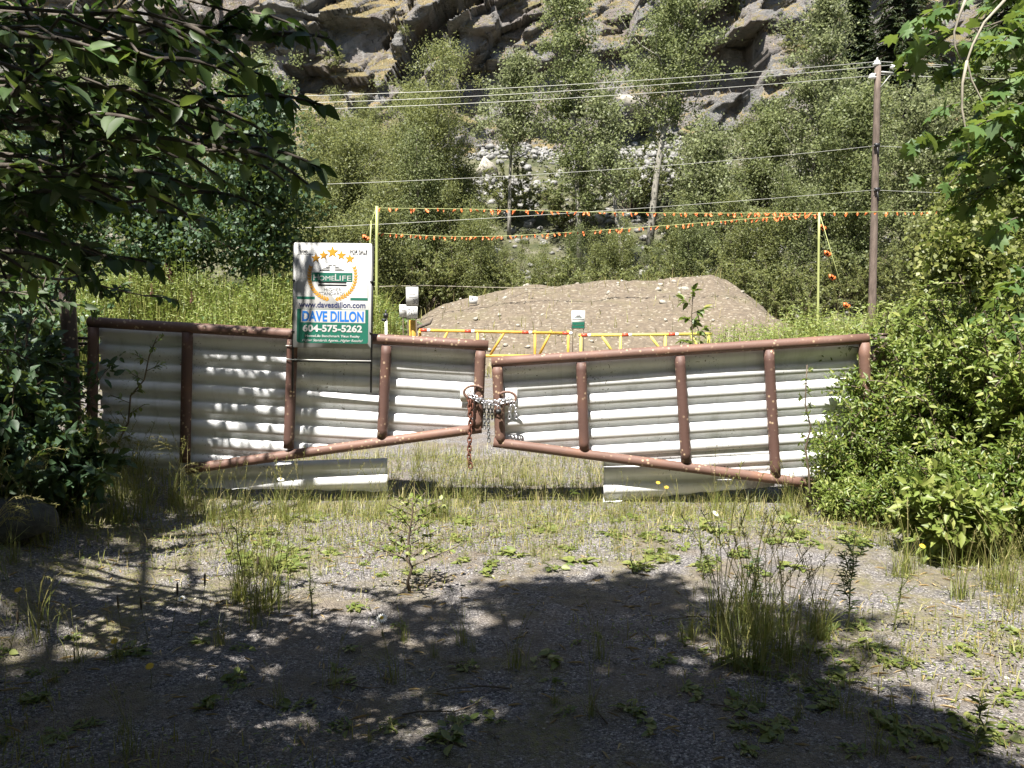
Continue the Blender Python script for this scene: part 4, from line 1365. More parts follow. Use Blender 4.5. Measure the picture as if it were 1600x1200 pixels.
M['notice_white'] = plain('notice_white', (.60, .60, .585), .5)
def board_sign(name, label, px0, py0, px1, py1, Y, lines, stakes=(), extra=None, lean=0.0, rzz=0.0, roll=0.0, back='notice_white'):
    c = at((px0 + px1) / 2, (py0 + py1) / 2, Y); w = (px1 - px0) / F_PX * Y; h = (py1 - py0) / F_PX * Y
    r = thing(name, label, 'sign', c)
    r.rotation_euler = (lean, roll, rzz)
    g = Geo(); box(g, (0, 0, 0), (w, .012, h)); obj('board', g.mesh('board', M[back]), r)
    for s, u, v_, wu, hv, mat in lines:
        if s is None:
            p = np.array([(w * (u - wu / 2), h * (v_ - hv / 2)), (w * (u + wu / 2), h * (v_ - hv / 2)), (w * (u + wu / 2), h * (v_ + hv / 2)), (w * (u - wu / 2), h * (v_ + hv / 2))])
            flat('colour_block', r, p, np.array([[0, 1, 2, 3]]), mat, -.009)
        else:
            P, Fc = text_geo(s, w * u, h * v_, w * wu, h * hv)
            flat('lettering', r, P, Fc, mat, -.012)
    zg0 = float(zg(c[0], Y)) - c[2]
    for u in stakes:
        g = Geo(); tube(g, [[w * u, .014, zg0 - .05], [w * u, .014, h * .4]], .012, 6); obj('stake', g.mesh('stake', M['stem_brown']), r)
    return r
board_sign('site_sign', 'tall white notice with a bold black 30 above the must call notice', 634.5, 448.5, 653.5, 477.5, 18.2,
           [('30', .26, -.29, .42, .26, 'sign_black'), (None, 0, .10, .5, .02, 'sign_grey'), (None, .05, -.06, .6, .02, 'sign_grey')], (.3,))
board_sign('site_sign', 'white must call notice fixed above the yellow bollard', 635.5, 479, 652.5, 497.5, 18.2, [('MUST', 0, .24, .72, .26, 'sign_black'), ('CALL', 0, -.10, .66, .26, 'sign_black')], (-.4, .4))
board_sign('site_sign', 'small plain white notice left of the must call notice', 624, 476, 635, 495.5, 18.3, [(None, 0, .26, .5, .06, 'sign_grey'), (None, .1, .02, .5, .05, 'sign_grey')], (0,))
board_sign('for_sale_sign', 'small white and teal realty sign standing at the mound behind the barrier', 893, 485.5, 914, 514, 19.3,
           [(None, 0, -.20, .9, .16, 'sign_green'), (None, 0, -.38, .9, .14, 'sign_green'), (None, 0, .03, .9, .02, 'sign_black'), (None, 0, .16, .5, .05, 'sign_grey'), (None, 0, .23, .32, .05, 'sign_grey'), ('HOMELIFE', 0, .11, .5, .04, 'sign_green')], (-.4, .4))
board_sign('paper_notice', 'tilted white notice board on the left slope of the mound', 733, 463, 746, 475, 25.6, [(None, -.12, .15, .22, .22, 'sign_grey')], (), lean=-.15, roll=.12)
# marker stake with a dark cap, broken branch
p = at(603, 493, 18.6)
r = thing('marker_stake', 'white marker stake with a dark knob beside the left flag pole', 'stake', (p[0], 18.6, 0))
g = Geo(); tube(g, [[0, 0, -.05], [0, 0, p[2] - .05]], .03, 8); obj('stake', g.mesh('stake', M['white_paint']), r)
g = Geo(); box(g, (0, 0, p[2]), (.09, .09, .1)); box(g, (-.04, 0, p[2] - .1), (.11, .06, .06)); tube(g, [[0, 0, p[2]], [0, 0, p[2] + .13]], .02, 6); obj('knob', g.mesh('knob', M['black_metal']), r)
g = Geo()
a, b = at(640, 512, 19.6), at(672, 505, 19.6)
tube(g, [a - [0, 0, .1], (a + b) / 2 + [0, 0, -.03], b, b + [.06, 0, .12]], [.05, .05, .035, .015], 7)
tube(g, [(a + b) / 2, (a + b) / 2 + [-.25, .1, .12]], [.03, .01], 6)
tag(obj('fallen_branch', g.mesh('fallen_branch', M['bark'], True)), 'dark broken branch lying behind the yellow bollard', 'branch')

# ------------------------------------------------------------------ flag lines and their poles
FY = 24.0
def flag_pole(px0, py0, px1, Y, lab, r_=.042):
    a = at(px0, py0, Y); z0 = float(max(zg(a[0], Y), 0)) - .2
    o0 = np.array([a[0], Y, z0]); b = at(px1, 500, Y); 
    g = Geo(); f = np.linspace(0, 1, 6)[:, None]
    base = np.array([b[0], Y, z0]); tube(g, (base + (a - base) * f) - o0, r_, 10)
    o = obj('flag_pole', g.mesh('flag_pole', M['lime'], True)); o.location = o0
    return tag(o, lab, 'pole', 'poles carrying the orange flag lines')
flag_pole(589, 322, 587, FY, 'lime-yellow pole right of the for sale sign holding both flag lines', .045)
flag_pole(1280, 332, 1279, FY, 'lime-yellow pole on the right holding both flag lines beside its ribboned guy ropes', .034)
flag_pole(580, 345, 569, 24.6, 'thin leaning lime pole just behind the left flag pole', .022)

def flag_line(lab, pts, Y, nflag, seed, mats=('orange',), fl=.115, cordmat='lime', thick=.008):
    rng = np.random.default_rng(seed)
    P = np.array([at(px, py, Y) for px, py in pts])
    u = np.linspace(0, 1, 60); s = np.linspace(0, 1, len(P))
    # smooth through the points
    xs_ = np.interp(u, s, P[:, 0]); zs_ = np.interp(u, s, P[:, 2])
    for _ in range(12):
        zs_[1:-1] = (zs_[:-2] + zs_[1:-1] * 2 + zs_[2:]) / 4
    C = np.stack([xs_, np.full(60, Y), zs_], 1); o0 = C[0]
    r = thing('flag_line', lab, 'flag line', o0, 0, 'orange flag lines across the road')
    g = Geo(); tube(g, C - o0, thick, 5); obj('cord', g.mesh('cord', M[cordmat]), r)
    meshes = []
    for k in range(4):
        g = Geo(); w = rng.uniform(.05, .09); l = fl * rng.uniform(.7, 1.1); tw = rng.uniform(-.05, .05)
        V = np.array([[-w / 2, 0, 0], [w / 2, 0, 0], [w / 2 + tw, .03, -l * .6], [tw * 1.6, -.02, -l], [-w / 2 + tw, .01, -l * .6]])
        g.add(np.concatenate([V, V + [0, .004, 0]]), [np.array([[0, 4, 3, 2, 1]]), np.array([[5, 6, 7, 8, 9]]), np.array([[0, 1, 6, 5], [1, 2, 7, 6], [2, 3, 8, 7], [3, 4, 9, 8], [4, 0, 5, 9]])])
        meshes.append(g.mesh('pennant', M['orange']))
    for i in range(nflag):
        t = (i + rng.uniform(-.35, .35) + .5) / nflag
        c = np.array([np.interp(t, u, C[:, k]) for k in range(3)]) - o0
        o = obj('pennant', meshes[i % 4], r); o.location = c; o.rotation_euler = (rng.uniform(-.3, .3), rng.uniform(-.5, .5), rng.uniform(-.8, .8))
        s_ = rng.uniform(.7, 1.25); o.scale = (s_, s_, s_)
    return r
flag_line('upper orange flag line strung level between the two lime poles', [(589, 325), (760, 327), (900, 331), (1060, 333), (1180, 333), (1280, 332)], FY, 62, 401)
flag_line('lower orange flag line dipping left and rising to the right pole', [(589, 364), (700, 370), (800, 369), (920, 361), (1060, 351), (1180, 341), (1278, 335)], FY + .25, 72, 402)
flag_line('flag line continuing right from the right pole past the utility pole', [(1280, 332), (1400, 331), (1500, 331), (1600, 330), (1720, 328)], FY, 30, 403)
def cord(name, lab, pts, r_, mat, cat, group=None):
    g = Geo(); tube(g, np.asarray(pts, float) - np.asarray(pts[0]), r_, 5)
    o = obj(name, g.mesh(name, M[mat])); o.location = tuple(pts[0])
    return tag(o, lab, cat, group)
cord('rope', 'bare pale rope low behind the small site notices, running to the mound', [at(585, 448, 25), at(660, 446, 25), at(760, 449, 25), at(880, 451, 27)], .013, 'twig', 'rope')
def guy(lab, a, b, rib):
    r = thing('guy_rope', lab, 'rope', a, 0, 'guy ropes of the flag poles')
    g = Geo(); tube(g, [[0, 0, 0], b - a], .010, 5); obj('cord', g.mesh('cord', M['lime']), r)
    for f in rib:
        g = Geo(); c = (b - a) * f
        for k in range(3):
            box(g, c + [(k - 1) * .05, 0, -.03 * k], (.09, .03, .12), 0, Matrix.Rotation(.6 * k, 3, 'Y'))
        obj('ribbon', g.mesh('ribbon', M['orange']), r)
guy('slack guy rope with orange ribbons right of the right flag pole', at(1282, 338, FY), at(1312, 492, FY + .6), (.10, .36, .60))
guy('second guy rope slanting right from the right flag pole into the weeds', at(1282, 338, FY), at(1330, 500, FY + .2), (.85,))
guy('guy rope with an orange ribbon slanting left behind the for sale sign', at(588, 325, FY), at(566, 385, FY + .3), (.75,))

# ------------------------------------------------------------------ utility pole and power lines
UY = 32.0
b = at(1364, 470, UY); tpt = at(1371.5, 103, UY)
up = thing('utility_pole', 'brown wooden utility pole with white insulators right of the poplars', 'utility pole', (b[0], UY, float(zg(b[0], UY)) - .2))
U_ = Rel(up)
tp = U_(tpt); f = np.linspace(0, 1, 10)[:, None]
g = Geo(); tube(g, tp * f, np.linspace(.155, .115, 10), 14); obj('pole', g.mesh('pole', M['pole_wood'], True), up)
g = Geo(); tube(g, [tp + [.1, -.1, -.25], U_(at(1396, 114, UY))], .035, 6); tube(g, [tp + [.1, -.1, -.8], U_(at(1392, 116, UY))], .02, 6); obj('bracket', g.mesh('bracket', M['wire']), up)
g = Geo(); tube(g, [tp + [-.1, -.1, -.3], U_(at(1363, 121, UY))], .03, 6); obj('bracket', g.mesh('bracket', M['wire']), up)
g = Geo(); tube(g, [tp + [-.03, 0, -.3], tp + [-.03, 0, .30]], .035, 8); obj('pin', g.mesh('pin', M['wire']), up)
for px, py in ((1370, 98), (1397, 103), (1363, 119)):
    c = U_(at(px, py, UY)); g = Geo()
    tube(g, [c + [0, 0, -.12], c + [0, 0, -.09], c + [0, 0, -.03], c + [0, 0, 0], c + [0, 0, .05], c + [0, 0, .10]], [.03, .13, .15, .07, .12, .04], 12)
    obj('insulator', g.mesh('insulator', M['white_paint'], True), up)
for py in (228, 297):
    c = U_(at(1367, py, UY)); g = Geo(); box(g, c + [0, -.17, 0], (.18, .14, .12)); tube(g, [c + [0, -.2, -.05], c + [.06, -.22, -.45]], .03, 6); obj('clamp', g.mesh('clamp', M['black_metal']), up)
def wire(lab, pts, r_=.0115, mat='wire'):
    P = [at(px, py, Y) for px, py, Y in pts]
    P = np.array(P); s = np.linspace(0, 1, len(P)); u = np.linspace(0, 1, 80)
    s = np.concatenate([[0], np.cumsum(np.linalg.norm(np.diff(P, axis=0), axis=1))]); s /= s[-1]
    co = [np.polyfit(s, P[:, k], min(3, len(P) - 1)) for k in range(3)]
    C = np.stack([np.polyval(c, u) for c in co], 1)
    cord('power_line', lab, C, r_, mat, 'cable', 'overhead lines on the utility pole')
wire('highest overhead wire from the pole-top insulator to the left', [(1370, 96, UY), (1120, 118, UY), (880, 132, UY), (440, 151, UY), (-150, 150, UY)])
wire('second overhead wire from the right-hand insulator to the left', [(1397, 101, UY), (1120, 126, UY), (880, 142, UY), (440, 162, UY), (-150, 158, UY)])
wire('third overhead wire from the left-hand insulator to the left', [(1363, 118, UY), (1120, 139, UY), (880, 153, UY), (440, 172, UY), (-150, 168, UY)])
wire('upper thin cable halfway up the utility pole running left', [(1366, 228, UY - .2), (1120, 252, UY), (900, 269, UY), (600, 284, UY), (300, 294, UY), (-150, 302, UY)], .008)
wire('lower thin cable on the utility pole running left behind the flag lines', [(1366, 297, UY - .2), (1120, 316, UY), (900, 333, UY), (600, 350, UY), (450, 357, UY), (-150, 372, UY)], .008)
wire('highest overhead wire leaving the pole-top insulator to the right', [(1370, 96, UY), (1480, 102, UY), (1600, 107, UY), (1760, 111, UY)])
wire('second overhead wire leaving the right-hand insulator to the right', [(1397, 101, UY), (1480, 105, UY), (1600, 111, UY), (1760, 115, UY)])
wire('third overhead wire leaving below the right-hand insulator to the right', [(1372, 116, UY), (1480, 121, UY), (1600, 124, UY), (1760, 126, UY)])
wire('thin cable halfway up the utility pole running right', [(1366, 228, UY - .2), (1480, 234, UY), (1600, 241, UY), (1760, 246, UY)], .008)
wire('lower thin cable running right from the utility pole into the thicket', [(1366, 297, UY - .2), (1460, 301, UY), (1600, 306, UY), (1760, 309, UY)], .008)

# ------------------------------------------------------------------ right thicket and near shrubs
def thicket(px, Y, toppy, wpx, label, seed, ml='vine', L=.095, nl=48, per=90):
    b = on_ground(px, Y); H = top_h(toppy, Y, b[2]); R = wpx / 2 / F_PX * Y
    gt, gc = broadleaf(seed, H, R, wide, .06, nl, per, L, .06, (0, 0), crad=.42, wr=.8, elev_lo=10, elev_hi=60, tpl='rhomb', nclus=6, stems=4)
    put_tree('vine_maple', label, 'tree', b, gt, gc, M['bark'], M[ml], 'bushy trees on the right')
thicket(1490, 21, 265, 130, 'yellow-green bushy tree just right of the utility pole', 501)
thicket(1560, 19, 235, 190, 'yellow-green bushy tree below the near maple branches', 502)
thicket(1455, 25, 340, 90, 'low bushy tree just right of the foot of the utility pole', 503, 'willow')
thicket(1660, 17, 260, 200, 'bushy tree beyond the right edge of the photo', 504)
thicket(1500, 15, 372, 170, 'low yellow-green bushy tree behind the right end of the gate', 505)

def rshrub(px, py_base, Y, H, R, label, seed, ml='shrub', nst=16, per=22, L=.075, wr=.42):
    p = at(px, 480, Y); z = float(zg(p[0], Y)) - .03
    gs, gf = shrub_geo(seed, H, R, int(nst * 1.25), int(per * 1.7), L * .68, wr * 1.05, 'lance')
    put_shrub('leafy_shrub', label, (p[0], Y, z), gs, gf, M[ml], 'shrubs around the right gate hinge')
rshrub(1348, 0, 6.6, 1.0, .40, 'bright green shrub overlapping the right end of the gate panel', 511, 'shrub', 18, 26, .06)
rshrub(1390, 0, 6.9, 1.5, .55, 'tall green shrub over the right gate hinge', 512, 'shrub', 22, 26, .075)
rshrub(1480, 0, 6.6, 1.45, .65, 'broad leafy shrub right of the gate hinge', 513, 'shrub', 26, 26, .085)
rshrub(1580, 0, 6.2, 1.55, .7, 'yellow-green leafy shrub at the right edge behind the young plant', 514, 'shrub_y', 26, 26, .095, .5)
rshrub(1475, 0, 5.8, .75, .40, 'low shrub in front of the broad leafy shrub', 515, 'shrub', 20, 24, .06)
rshrub(1500, 0, 5.2, .65, .32, 'young broad-leaved shrub in front of the right thicket', 516, 'shrub_y', 12, 20, .12, .45)
rshrub(1590, 0, 5.3, .85, .45, 'leafy shrub at the lower right edge above dry grass', 517, 'shrub', 18, 24, .08)
rshrub(1250, 0, 8.6, 1.1, .7, 'low bright bush behind the right gate leaf near the hinge', 518, 'shrub_y', 24, 26, .07)
rshrub(1160, 0, 9.5, 1.1, .7, 'low bright bush with orange blooms behind the middle of the right gate leaf', 519, 'shrub_y', 24, 26, .07)
rshrub(1450, 0, 9.0, 1.85, .7, 'tall bright bush behind the right hinge post', 520, 'shrub', 26, 28, .085)
rshrub(1372, 0, 8.4, 1.72, .34, 'upright green shrub in front of the foot of the utility pole', 525, 'shrub_y', 16, 26, .085)
rshrub(1530, 0, 9.2, 2.0, 1.0, 'tall bushy shrub behind the right shrub row', 521, 'shrub_y', 26, 28, .09)
rshrub(1345, 0, 6.3, .40, .26, 'small green weeds clump at the foot of the right gate leaf', 522, 'shrub_y', 16, 22, .06)
rshrub(1405, 0, 6.0, .5, .36, 'low tangled shrub at the foot of the right hinge', 523, 'shrub', 18, 22, .06)
rshrub(1680, 0, 6.0, 1.8, .9, 'leafy shrub beyond the right edge of the photo', 524, 'shrub', 24, 26, .09)
# left shade shrubs
rshrub2 = [(20, 6.3, 1.5, .6, 'dark shaded shrub at the left edge behind the boulder', 531), (75, 5.6, .75, .45, 'low shaded shrub at the foot of the dark gate post', 532), (60, 7.6, 1.8, .6, 'shaded shrub behind the dark gate post', 533), (-60, 5.4, 1.3, .6, 'shaded shrub beyond the left edge of the photo', 534)]
for px, Y, H, R, lab, sd in rshrub2:
    p = at(px, 480, Y)
    gs, gf = shrub_geo(sd, H, R, 18, 20, .085, .55, 'leaf')
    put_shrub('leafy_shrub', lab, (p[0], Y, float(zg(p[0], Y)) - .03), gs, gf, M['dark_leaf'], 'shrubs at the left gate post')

# saplings
def sapling(lab, base, top, nl_, L, wr, ml, seed, name='sapling', side=.12):
    rng = np.random.default_rng(seed)
    base, top = np.asarray(base, float), np.asarray(top, float)
    r = thing(name, lab, 'plant', base)
    f = np.linspace(0, 1, 8)
    p = (top - base) * f[:, None]; p[1:-1] += rng.normal(0, .02, (6, 3))
    gs, gf = Geo(), Geo()
    tube(gs, p, .008 * (1 - .7 * f) + .002, 6)
    for j in range(nl_):
        t = .3 + .7 * j / nl_
        b = np.array([np.interp(t, f, p[:, k]) for k in range(3)])
        az = j * 2.4
        d = norm(np.array([math.cos(az), math.sin(az) * .6, .45]))
        ln = side * rng.uniform(.6, 1.4) * (1.25 - t * .7)
        ff = np.linspace(0, 1, 4)
        tw = b + d * ln * ff[:, None]
        tube(gs, tw, .003, 4, cap=False)
        k = 7
        u = rng.uniform(.2, 1.05, k)
        P = np.stack([np.interp(u, ff, tw[:, c]) for c in range(3)], 1)
        D = rng.normal(size=(k, 3)) * .6 + d * .8 + [0, 0, -.3]; N = rng.normal(size=(k, 3)) * .4 + [0, 0, 1]
        leaves(gf, P, D, N, L * rng.uniform(.6, 1.2, k), L * wr, 'leaf')
    obj('stem', gs.mesh('stem', M['stem_brown'], True), r); obj('foliage', gf.mesh('foliage', M[ml]), r)
    return r
sapling('leafy sapling behind the right gate leaf, in front of the mound', [*at(1090, 560, 8.2)[:2], 0], at(1083, 452, 8.2), 16, .10, .5, 'shrub', 541, side=.2)
sapling('thin sapling with small leaves in front of the left gate panel', [*at(160, 700, 6.5)[:2], .2], at(246, 525, 6.5), 12, .055, .55, 'weed', 542, side=.16)
sapling('wispy yellow-leaved young shrub on the gravel left of centre', [*ground(640, 925)[:2], 0], ground(640, 925) + [.02, 0, .52], 26, .035, .7, 'shrub_y', 543, side=.22)
sapling('slim green seedling standing against the right end of the gate panel', [*at(1262, 760, 6.5)[:2], 0], at(1261, 570, 6.5), 14, .05, .35, 'shrub', 544, side=.05)

# boulder at left edge
M['stone_shade'] = plain('shade_dark_stone', (.055, .055, .048), .95, var=.5, scale=7, bmp=.6)  # shade on the left boulder is put into this darkened stone colour
g = Geo(); g.add(*rock_geo(399, 40)); o = obj('boulder', g.mesh('boulder', M['stone_shade'])); o.location = at(5, 815, 5.0); o.scale = (.34, .3, .27); o.rotation_euler = (.2, .1, .5)
tag(o, 'dark shaded grey boulder at the left edge before the gate', 'boulder')

# ------------------------------------------------------------------ near broadleaf trees: left dark branches, right maple
def spray(gb, gl_, rng, p0, d, ln, L, wr, tpl, npair=9, droop=.35, mat=0):
    f = np.linspace(0, 1, 6)
    d = norm(d)
    tw = p0 + d * ln * f[:, None]; tw[:, 2] -= droop * ln * f ** 2 * rng.uniform(.2, 1)
    tube(gb, tw, .006 * (1 - .7 * f) + .0015, 5, cap=False)
    side = norm(np.cross(d, [0, 0, 1.]))
    k = npair * 2
    u = np.repeat(np.linspace(.12, 1, npair), 2) + rng.uniform(-.03, .03, k)
    P = np.stack([np.interp(np.clip(u, 0, 1), f, tw[:, c]) for c in range(3)], 1)
    sg = np.tile([-1, 1], npair)[:, None]
    D = side * sg * rng.uniform(.3, 1, (k, 1)) + d * .55 + rng.normal(0, .42, (k, 3)) + [0, 0, -.40]
    N = rng.normal(0, .55, (k, 3)) + [0, 0, 1] + side * sg * .3
    LL = L * rng.uniform(.65, 1.2, k)
    leaves(gl_, P, D, N, LL, LL * wr, tpl, mat)

def limb(gb, a, b, r0, r1, rng, sag=.1, n=9):
    f = np.linspace(0, 1, n)
    p = a + (b - a) * f[:, None]; p[:, 2] += sag * np.linalg.norm(b - a) * np.sin(f * PI)
    p[1:-1] += rng.normal(0, .03, (n - 2, 3))
    tube(gb, p, np.linspace(r0, r1, n), 7, cap=False)
    return p

def shade_points(rng, poly, n, kind='ground', Y=GY):
    xs_, ys_ = [p[0] for p in poly], [p[1] for p in poly]
    out = []
    while len(out) < n:
        x = rng.uniform(min(xs_), max(xs_)); y = rng.uniform(min(ys_), max(ys_))
        if in_poly(np.array([x]), np.array([y]), poly)[0]:
            out.append(ground(x, y) if kind == 'ground' else at(x, y, Y))
    return np.array(out)

LIT = [(50, 262, 2.05), (110, 276, 2.0), (170, 290, 2.0), (385, 236, 2.15), (180, 140, 2.1), (30, 150, 2.0), (255, 95, 2.1), (320, 165, 2.15), (90, 60, 2.05), (20, 395, 2.2), (300, 40, 2.1), (215, 215, 2.1)]
LITP = np.array([at(*l) for l in LIT])
LITG = LITP - SUN * LITP[:, 2:3]
HOLES = np.concatenate([LITG, [ground(675, 994), ground(600, 1002), ground(390, 1000), ground(350, 1050), ground(1090, 1040)]])
HOLER = np.array([.13] * len(LITG) + [.07, .07, .15, .15, .09])
def shade_canopy(gb, gl_, rng, pts, hlo, hhi, src, L=.10, per=30, crad=.28, wr=.55, tpl='lance'):
    G_ = pts - SUN * pts[:, 2:3]
    d_ = np.linalg.norm(G_[:, None, :2] - HOLES[None, :, :2], axis=2)
    pts = pts[(d_ > HOLER[None] + crad * .55).all(1)]
    h = rng.uniform(hlo, hhi, len(pts))
    C = pts + SUN * h[:, None]
    foliage_cluster(gl_, rng, C, crad, per, L, wr, .35, tpl, 0, .35, 1.1)
    # limbs: a few main ones, clusters hang on them
    order = rng.permutation(len(C))
    mains = C[order[:max(4, len(C) // 14)]]
    for m_ in mains:
        limb(gb, src, m_, .05, .012, rng, .05)
    for c in C:
        d = ((mains - c) ** 2).sum(1); m_ = mains[d.argmin()]
        f = src + (m_ - src) * rng.uniform(.75, 1.0)
        limb(gb, f, c, .010, .004, rng, .04, 4)
    return C

# left tree
rng = np.random.default_rng(61)
gb, gf = Geo(), Geo()
T0 = np.array([-3.9, 3.9, 0])
tube(gb, [T0, T0 + [.05, 0, 1.2], T0 + [.1, -.1, 2.6], T0 + [.2, -.5, 4.5], T0 + [.5, -1.2, 6.5]], [.17, .14, .12, .08, .03], 10)
ends = [(405, 55, 4.2, 2.4), (395, 150, 4.0, 2.3), (385, 232, 3.8, 2.2), (310, 300, 4.2, 2.0), (200, 268, 3.3, 2.1), (140, 180, 3.4, 2.3), (225, 462, 5.6, 1.7), (150, 400, 4.6, 1.8), (280, 40, 4.6, 2.6),
        (370, 20, 5.0, 2.8), (60, 300, 3.2, 1.9), (70, 470, 4.6, 1.6), (120, 60, 3.6, 2.5), (250, 140, 4.0, 2.4), (330, 210, 4.4, 2.2), (90, 380, 3.9, 1.8), (20, 130, 3.4, 2.3), (230, 330, 4.9, 2.0), (40, 560, 4.9, 1.4), (300, 95, 3.8, 2.4)]
for px, py, Y, zs in ends:
    e = at(px, py, Y * .62 if py < 450 else Y)
    s_ = np.array([T0[0] + .12, T0[1] - .05, zs])
    lp = limb(gb, s_, e, .022, .004, rng, rng.uniform(-.02, .14), 12)
    for j in range(18):
        t = .3 + .7 * rng.random() ** .75
        b = np.array([np.interp(t, np.linspace(0, 1, 12), lp[:, k]) for k in range(3)])
        d = norm(e - s_) * rng.uniform(.1, .9) + rng.normal(0, .55, 3) * [1, 1, .9]
        spray(gb, gf, rng, b, d, rng.uniform(.16, .36) * min(1, .4 + (1 - t)), .056, .54, 'leaf', 7, .25)
    spray(gb, gf, rng, e, e - s_, .25, .075, .5, 'leaf', 8)
for e in LITP:
    s_ = e + np.array([-.35, .08, .06])
    limb(gb, T0 + np.array([.2, -.2, 2.3]), s_, .012, .005, rng, .05, 8)
    limb(gb, s_, e, .005, .003, rng, .02, 5)
    for j in range(4):
        spray(gb, gf, rng, s_ + (e - s_) * (.2 + .25 * j), np.array([1, rng.normal(0, .5), rng.normal(.0, .25)]), .2, .062, .5, 'leaf', 5, .35, 1)
# its own upper canopy, shading the boughs below and the left gate leaf
gate_shade = [(150, 505), (285, 515), (290, 560), (300, 600), (290, 660), (290, 725), (150, 720)]
gate_shade2 = [(295, 505), (440, 520), (445, 575), (340, 585), (310, 640)]
sign_shade = [(458, 378), (486, 378), (478, 420), (466, 470), (455, 470)]
src = T0 + np.array([.3, -.6, 5.0])
shade_canopy(gb, gf, rng, shade_points(rng, gate_shade, 170, 'gate'), 3.2, 5.8, src, .10, 26, .24)
shade_canopy(gb, gf, rng, shade_points(rng, gate_shade2, 11, 'gate', 6.85), 3.2, 5.0, src, .10, 18, .16)
shade_canopy(gb, gf, rng, shade_points(rng, sign_shade, 4, 'gate', 6.82), 3.0, 4.0, src, .09, 12, .11)
lt = thing('cherry_tree', 'dark overhanging leafy tree whose boughs fill the upper left foreground', 'tree', T0)
for nm, gg, mm in (('trunk', gb, ['bark']), ('crown', gf, ['near_leaf', 'maple'])):  # second leaf colour is brighter, painting sunlight onto the lit sprays
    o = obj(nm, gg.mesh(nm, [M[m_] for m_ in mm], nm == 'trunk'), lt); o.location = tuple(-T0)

# trees behind the viewer whose canopy throws the foreground shade
rng = np.random.default_rng(62)
gb, gf = Geo(), Geo()
T1 = np.array([-2.0, -4.6, 0])
tube(gb, [T1, T1 + [0, .1, 2], T1 + [.1, .3, 4.5], T1 + [.3, .8, 7], T1 + [.4, 1.2, 9]], [.24, .2, .17, .12, .04], 10)
main = [(-200, 1090), (0, 1070), (120, 1045), (220, 1010), (330, 975), (420, 965), (520, 995), (600, 985), (640, 955), (700, 940), (735, 962), (790, 928), (850, 910), (960, 915), (1060, 912), (1095, 925), (1110, 965), (1060, 1015), (1130, 1050),
        (1250, 1030), (1330, 1062), (1400, 1095), (1470, 1130), (1540, 1190), (1580, 1300), (1500, 1700), (-200, 1700), (-300, 1200)]
pts = shade_points(rng, main, 1500)
shade_canopy(gb, gf, rng, pts, 5.5, 8.5, T1 + np.array([.3, .8, 6.5]), .12, 40, .24, .72)
part = [(1110, 920), (1180, 955), (1260, 935), (1330, 960), (1390, 1010), (1330, 1050), (1150, 1030)]
pts = shade_points(rng, part, 24)
shade_canopy(gb, gf, rng, pts, 5.5, 8.0, T1 + np.array([.3, .8, 6.5]), .10, 18, .22, .6)
band = [(-150, 900), (0, 860), (200, 845), (370, 835), (370, 872), (250, 900), (156, 925), (0, 955), (-150, 980)]
pts = shade_points(rng, band, 5)
shade_canopy(gb, gf, rng, pts, 5.0, 7.0, T1 + np.array([.3, .8, 6.5]), .10, 20, .20, .6)
lefts = [(-250, 720), (60, 700), (150, 735), (140, 790), (60, 830), (-30, 860), (-250, 950)]
pts = shade_points(rng, lefts, 50)
shade_canopy(gb, gf, rng, pts, 5.0, 7.5, T1 + np.array([.3, .8, 6.5]), .11, 28, .30, .6)
for poly, Y_, n_ in (([(-60, 730), (110, 730), (120, 860), (-60, 900)], 5.0, 34), ([(-80, 420), (135, 430), (135, 740), (-80, 760)], 6.3, 46)):
    shade_canopy(gb, gf, rng, shade_points(rng, poly, n_, 'gate', Y_), 4.0, 6.0, T1 + np.array([.3, .8, 6.5]), .11, 28, .30, .6)
st_ = thing('shade_tree', 'broadleaf tree behind the viewer that shades the foreground gravel', 'tree', T1)
for nm, gg, mm in (('trunk', gb, 'bark'), ('crown', gf, 'near_leaf')):
    o = obj(nm, gg.mesh(nm, M[mm], nm == 'trunk'), st_); o.location = tuple(-T1)

# unseen trees added behind and beside the viewer to cut the sky light
fg = [broadleaf(800 + k, 12.0, 4.6, wide, .12, 40, 60, .30, .22, (0, 0), crad=1.1, wr=.8, elev_lo=5, elev_hi=55, nclus=6) for k in range(2)]
fm = [(a.mesh('trunk', M['bark'], True), b.mesh('crown', M['dark_leaf'])) for a, b in fg]
for n_, (x, y, sc_) in enumerate([(-7, -5, .95), (-1.5, -9.5, 1.25), (4.5, -6, 1.0), (9.5, -2.5, .95), (-11.5, 0, 1.0), (13, 3.5, 1.0), (-14, 6, 1.05), (-6.5, -13, 1.5), (6, -14, 1.5), (15, -9, 1.3), (-15, -8, 1.3), (16, 11, 1.1), (-17, 12.5, 1.0)]):
    r = thing('sky_block_tree', 'unseen broadleaf tree added around the viewer to block sky light', 'tree', (x, y, -.1), n_ * 1.3, 'unseen trees added to block sky light', sc_)
    obj('trunk', fm[n_ % 2][0], r); obj('crown', fm[n_ % 2][1], r)

